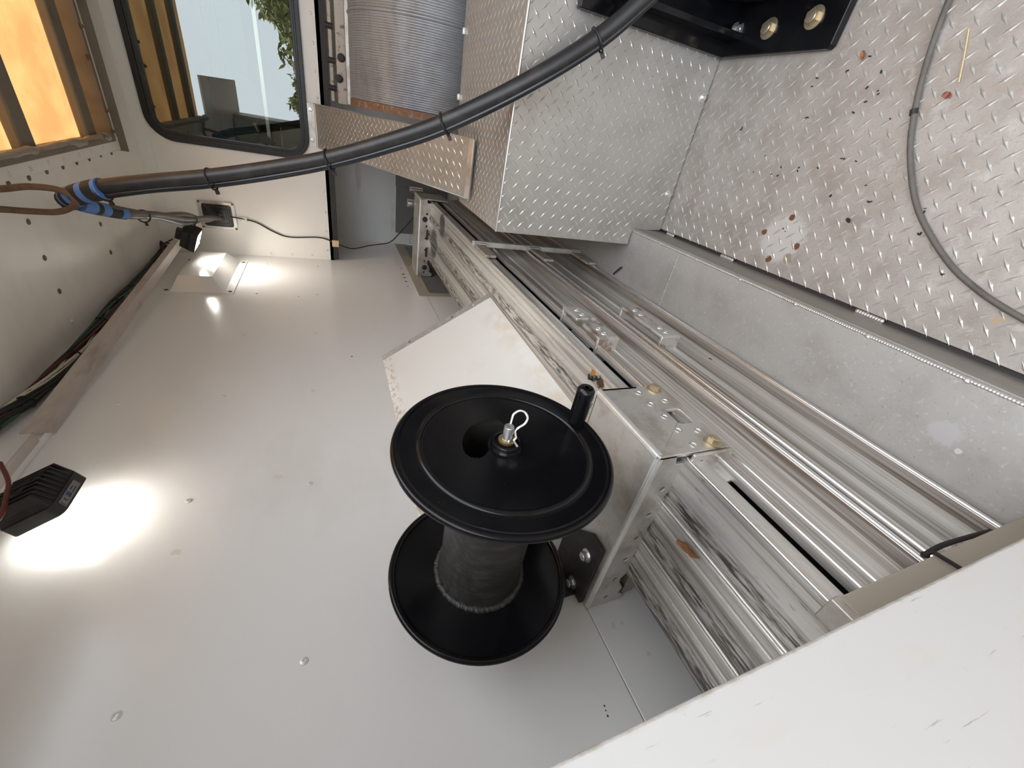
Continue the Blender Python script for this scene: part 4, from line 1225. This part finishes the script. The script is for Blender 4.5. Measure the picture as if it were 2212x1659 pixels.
def floodlight(corner, e1, d2, back, size, depth, label, lens_mat, power, group='black square work lamps'):
    """corner: front lower corner; e1, d2: unit edges of the square front; back: unit vector away from the lens"""
    root = thing('work_lamp', label, 'lamp', corner + e1 * size / 2 + d2 * size / 2 + back * depth / 2)
    cen = corner + e1 * size / 2 + d2 * size / 2
    bez = MB()
    lp_o = rrect(-size / 2, size / 2, -size / 2, size / 2, size * 0.14, 5)
    lp_i = rrect(-size * .43, size * .43, -size * .43, size * .43, size * 0.10, 5)
    bez.prism([lp_o, lp_i], cen, e1, d2, back * (depth * 0.36))
    bez.build('bezel', M['black_matt'], root, bevel=0.003)
    MB().prism([lp_i], cen + back * 0.004, e1, d2, back * 0.004).build('lens', lens_mat, root, smooth=0)
    for i in (-1, 0, 1):
        for j in (-1, 0, 1):
            MB().lathe([(size * 0.10, 0.0), (size * 0.06, -0.004), (size * 0.03, -0.0045)], cen + e1 * (i * size * .27) + d2 * (j * size * .27) + back * 0.003, back, 12, caps=(False, True)).build('led_cell', lens_mat, root)
    body = MB()
    s1, s2 = size * .475, size * .37
    q0 = [cen + e1 * a + d2 * b + back * (depth * .28) for a, b in ((-s1, -s1), (s1, -s1), (s1, s1), (-s1, s1))]
    q1 = [cen + e1 * a + d2 * b + back * (depth * .80) for a, b in ((-s2, -s2), (s2, -s2), (s2, s2), (-s2, s2))]
    body.hexa(q0, q1)
    body.build('heat_sink', M['black_matt'], root, bevel=0.004)
    for k in range(9):
        t = -0.42 + 0.84 * k / 8
        w_ = size * 0.47
        fn = MB()
        sh = 0.80 + 0.20 * (1 - abs(t) * 1.1)
        a_ = [cen + e1 * (t * size) + d2 * b + back * h for b, h in ((-w_, depth * .34), (w_, depth * .34), (w_ * .86, depth * sh * .92), (-w_ * .86, depth * sh * .92))]
        fn.hexa(a_, [q + e1 * 0.0035 for q in a_])
        fn.build('cooling_fin', M['black_matt'], root, bevel=0.001)
    ld_ = bpy.data.lights.new('lamp_beam', 'AREA')
    ld_.energy = power
    ld_.shape = 'SQUARE'
    ld_.size = size * 0.8
    ld_.color = (1.0, 0.95, 0.86)
    ld_.spread = math.radians(125)
    lo = bpy.data.objects.new('lamp_beam', ld_)
    C.objects.link(lo)
    lo.parent = root
    lo.location = cen - back * 0.004 - Vector(root['w'])
    lo.rotation_euler = back.to_track_quat('Z', 'Y').to_euler()
    return root, cen


cn = P(-0.9, 0.895, 0.596)
d2 = Vector((-0.48, 0, 0.877)).normalized()
bkv = Vector((0.877, 0, 0.48)).normalized()
lamp1, cen1 = floodlight(cn, Y, d2, bkv, 0.122, 0.085, 'near black work lamp glaring onto the white wall at left', M['led'], 0.15)
# rating label on the bezel side with the CE mark
bz = MB().obox(cn + Y * 0.052 - d2 * 0.0008 + bkv * 0.015, Y, bkv, d2, 0.036, 0.009, 0.0006).build('rating_label', M['sticker'], lamp1)
fx = lambda a, b: cn + Y * a + bkv * b - d2 * 0.0016


def arc(ca, cb_, rr, a0, a1, n=10):
    return [fx(ca + rr * math.sin(math.radians(a0 + (a1 - a0) * k / n)), cb_ + rr * math.cos(math.radians(a0 + (a1 - a0) * k / n))) for k in range(n + 1)]


mk = MB()
mk.tube([fx(0.0225 - 0.0048 * math.sin(t), 0.015 + 0.0048 * math.cos(t)) for t in [math.pi * (0.05 + 0.9 * k / 10) for k in range(11)]], 0.0007, 5)
mk.tube([fx(0.0345 - 0.0048 * math.sin(t), 0.015 + 0.0048 * math.cos(t)) for t in [math.pi * (0.05 + 0.9 * k / 10) for k in range(11)]], 0.0007, 5)
mk.tube([fx(0.0297, 0.015), fx(0.0335, 0.015)], 0.0007, 5)
mk.build('printed_mark', M['print'], bz, smooth=0)
lines = MB()
for a, b, L in ((0.048, 0.0115, 0.007), (0.066, 0.0115, 0.009), (0.048, 0.0145, 0.005), (0.066, 0.0185, 0.006)):
    lines.obox(fx(a, b) + d2 * 0.0004, Y, bkv, d2, L, 0.0012, 0.0003)
lines.build('printed_text', M['print'], bz, smooth=0)
MB().obox(fx(0.048, 0.019) + d2 * 0.0004, Y, bkv, d2, 0.006, 0.0025, 0.0003).build('printed_logo', M['blue_print'], bz, smooth=0)
MB().tube(spline([at(0, 1000, 0, -0.86), at(18, 1040, 0, -0.86), at(12, 1080, 0, -0.85), at(4, 1110, 0, -0.84), at(-10, 1130, 0, -0.84)], 6), 0.0045, 8).build('power_wire', M['w_red'], lamp1, label='dark red lamp wire')
MB().hexa([cen1 + bkv * .075 + Y * .02 - d2 * .02, cen1 + bkv * .075 - Y * .02 - d2 * .02, cen1 + bkv * .075 - Y * .02 + d2 * .02, cen1 + bkv * .075 + Y * .02 + d2 * .02],
          [P(-0.95, 0.97, 0.812), P(-0.95, 0.92, 0.812), P(-0.975, 0.92, 0.812), P(-0.975, 0.97, 0.812)]).build('mounting_arm', M['black_matt'], lamp1)

cn2 = at(427, 510, 1, 2.74)
d2b = (at(418, 551, 1, 2.76) - cn2).normalized()
e1b = (Y - d2b * Y.dot(d2b)).normalized()
bk_ = e1b.cross(d2b)
if bk_.z < 0:
    bk_ = -bk_
lamp2, cen2 = floodlight(cn2, e1b, d2b, bk_, 0.115, 0.085, 'far black work lamp shining below the angle strip near the bulkhead', M['led_far'], 1.0)
MB().obox(cen2 + bk_ * 0.09, e1b, d2b, bk_, 0.012, 0.03, 0.012).build('mounting_block', M['dark'], lamp2)

# raised white vent box on the wall below the far lamp
vb = thing('vent_box', 'shallow white sheet metal box screwed to the wall below the far lamp', 'vent box', P(-1.0, 2.75, 0.52))
MB().prism([[(2.475, 0.835), (2.475, 0.517), (3.035, 0.517), (3.035, 0.835)], [(2.485, 0.79), (2.485, 0.562), (3.03, 0.562), (3.03, 0.79)]], P(-1.0, 0, 0), Y, Z, X * 0.003).build('flange', M['wall'], vb)
ring0 = [P(-0.997, 2.485, 0.795), P(-0.997, 2.485, 0.557), P(-0.997, 3.03, 0.557), P(-0.997, 3.03, 0.795)]
ring1 = [P(-0.935, 2.56, 0.765), P(-0.935, 2.56, 0.615), P(-0.935, 2.985, 0.615), P(-0.935, 2.985, 0.765)]
sd = MB()
sd.add(ring0 + ring1, [(i, (i + 1) % 4, 4 + (i + 1) % 4, 4 + i) for i in range(4)])
sd.build('sloped_sides', M['wall'], vb, smooth=0)
MB().add(ring1, [(0, 1, 2, 3)]).build('face', M['wall'], vb, smooth=0)
for yy, zz in ((2.505, 0.815), (2.505, 0.535), (3.005, 0.815), (3.005, 0.535)):
    MB().dome(P(-0.997, yy, zz), X, 0.010, 0.004, 12).build('screw', M['rivet_dark'], vb)

# ================================================================== SMALL THINGS ON FLOOR AND MAST
gw = thing('floor_wire', 'grey steel wire curving across the tread plate floor', 'wire', P(0.2, 0.65, -1.323))
wp = [at(a, b, 2, -1.314) for a, b in ((2085, -60), (2050, 0), (2003, 130), (1974, 250), (1966, 340), (1982, 450), (2040, 555), (2110, 625), (2212, 690), (2330, 745))]
MB().tube(spline(wp, 8), 0.0062, 10).build('wire_run', M['hose_grey'], gw)
tp_ = at(1974, 242, 2, -1.314)
MB().tube([tp_ - (wp[4] - wp[2]).normalized() * 0.006, tp_ + (wp[4] - wp[2]).normalized() * 0.006], 0.0082, 10).build('tape_wrap', M['w_black'], gw)


def leaf(name, c, ax, n, L, W, m_, label, curl=0.3):
    ax = ax.normalized()
    b = n.cross(ax).normalized()
    vs2, fs2 = [], []
    K = 8
    for i in range(K + 1):
        t = i / K
        w_ = W * math.sin(math.pi * (0.06 + 0.9 * t)) ** 0.8
        for s in (-1, 0, 1):
            vs2.append(c + ax * ((t - .5) * L) + b * (s * w_ * (1 + .15 * math.sin(i * 2.3))) + n * (0.003 + curl * W * abs(s) + 0.0015 * math.sin(i * 1.3)))
    for i in range(K):
        for s in range(2):
            a = i * 3 + s
            fs2.append((a, a + 1, a + 4, a + 3))
    o_ = MB().add(vs2, fs2).build(name, m_, smooth=60)
    return tag(o_, label, 'leaf')


p1, p2 = at(1468, 1165, 2, -0.618), at(1512, 1203, 2, -0.618)
leaf('dry_leaf', (p1 + p2) / 2, p2 - p1, Z, (p2 - p1).length * 1.05, 0.010, M['leaf_brown'], 'curled brown leaf lying on the mast rails below the reel', 0.5)
leaf('dry_leaf', at(2047, 206, 2, -1.322), Vector((0.3, 1, 0)), Z, 0.020, 0.0065, M['leaf_red'], 'small red leaf on the tread floor beside the grey wire')
leaf('dry_leaf', at(1834, 476, 2, -1.322), Vector((0.6, 1, 0)), Z, 0.016, 0.005, M['crumb'], 'small blackened leaf flat on the tread floor left of the wire')
leaf('dry_leaf', at(1866, 120, 2, -1.322), Vector((1, .5, 0)), Z, 0.024, 0.006, M['leaf_brown'], 'shrivelled brown leaf on the tread floor near the black bracket', 0.6)
s1, s2 = at(2093, 62, 2, -1.320), at(2071, 178, 2, -1.320)
st = MB().tube(spline([s1, (s1 + s2) / 2 + X * 0.002, s2], 5), 0.0016, 6).build('straw', M['straw'])
tag(st, 'thin yellow straw lying on the tread floor beside the grey wire', 'straw')
k1, k2 = at(1325, 592, 2, -1.172), at(1343, 577, 2, -1.172)
tg = MB().tube([k1, (k1 + k2) / 2 + Z * 0.002, k2], 0.0035, 7).build('twig', M['crumb'])
tag(tg, 'short dark twig on the grey ledge near the cross brace', 'twig')
lr = thing('black_lace', 'frayed black lace knotted over the rail ends by the beige post', 'lace', P(-0.46, 0.1, -0.9))
MB().tube(spline([at(2140, 1147, 0, -0.462), at(2085, 1162, 0, -0.455), at(2035, 1178, 0, -0.450), at(2000, 1197, 0, -0.448), at(1995, 1200, 0, -0.445)], 6), 0.0042, 7).build('lace_tail', M['crumb'], lr)
MB().tube(spline([at(1995, 1200, 0, -0.445), at(2012, 1192, 0, -0.437), at(2040, 1207, 0, -0.4355), at(2075, 1228, 0, -0.4355)], 6), 0.0032, 7).build('lace_tail', M['crumb'], lr)
MB().dome(at(1998, 1199, 0, -0.450), X, 0.006, 0.005, 10).build('knot', M['crumb'], lr)
cr = MB()
rng = random.Random(3)
cl = [(1762, 170), (1757, 188), (1876, 128), (1842, 240), (1865, 222), (1742, 258), (1600, 280), (1822, 342), (1690, 365), (1727, 367), (1768, 363), (1665, 375), (1630, 368), (1695, 495), (1866, 405),
      (1882, 435), (1853, 350), (1920, 262), (2000, 452), (1990, 505), (2036, 590), (1790, 425), (1830, 150), (1900, 200), (1870, 190), (1900, 160), (1680, 380), (1650, 340)]
for a, b in cl:
    c = at(a, b, 2, -1.3225)
    for _ in range(rng.randint(1, 2)):
        q = c + Vector((rng.uniform(-.006, .006), rng.uniform(-.006, .006), 0))
        w_ = rng.uniform(0.0012, 0.0026)
        an = rng.uniform(0, 3.1)
        e1 = Vector((math.cos(an), math.sin(an), 0))
        e2 = Vector((-math.sin(an), math.cos(an), 0))
        cr.obox(q + Z * 0.0015, e1, e2, Z, w_ * 1.5, w_ * 0.6, 0.0012)
o = cr.build('floor_crumbs', M['crumb'], smooth=0, kind='stuff')
tag(o, 'scattered black leaf crumbs on the tread plate floor', 'debris')
cr2 = MB()
for (a0, b0, ax_, val, cnt, spread) in ((1220, 620, 0, -0.507, 12, 9), (1280, 818, 2, -0.618, 14, 10), (1920, 1028, 0, -0.506, 16, 14), (1175, 587, 0, -0.507, 4, 4), (1530, 722, 0, -0.506, 5, 8), (1535, 775, 0, -0.50, 3, 3)):
    for _ in range(cnt):
        q = at(a0 + rng.uniform(-spread, spread), b0 + rng.uniform(-spread, spread) * .6, ax_, val)
        n_ = X if ax_ == 0 else Z
        w_ = rng.uniform(0.0015, 0.004)
        e1 = Vector((0, 1, rng.uniform(-1, 1))).normalized() if ax_ == 0 else Vector((rng.uniform(-1, 1), 1, 0)).normalized()
        cr2.obox(q, e1, n_.cross(e1), n_, w_ * 1.6, w_ * .6, 0.0012)
o = cr2.build('rail_crumbs', M['crumb'], smooth=0, kind='stuff')
tag(o, 'black crumbs of dirt lying on the mast rails', 'debris')
for o in list(bpy.data.objects):
    if 'w' in o.keys():
        del o['w']
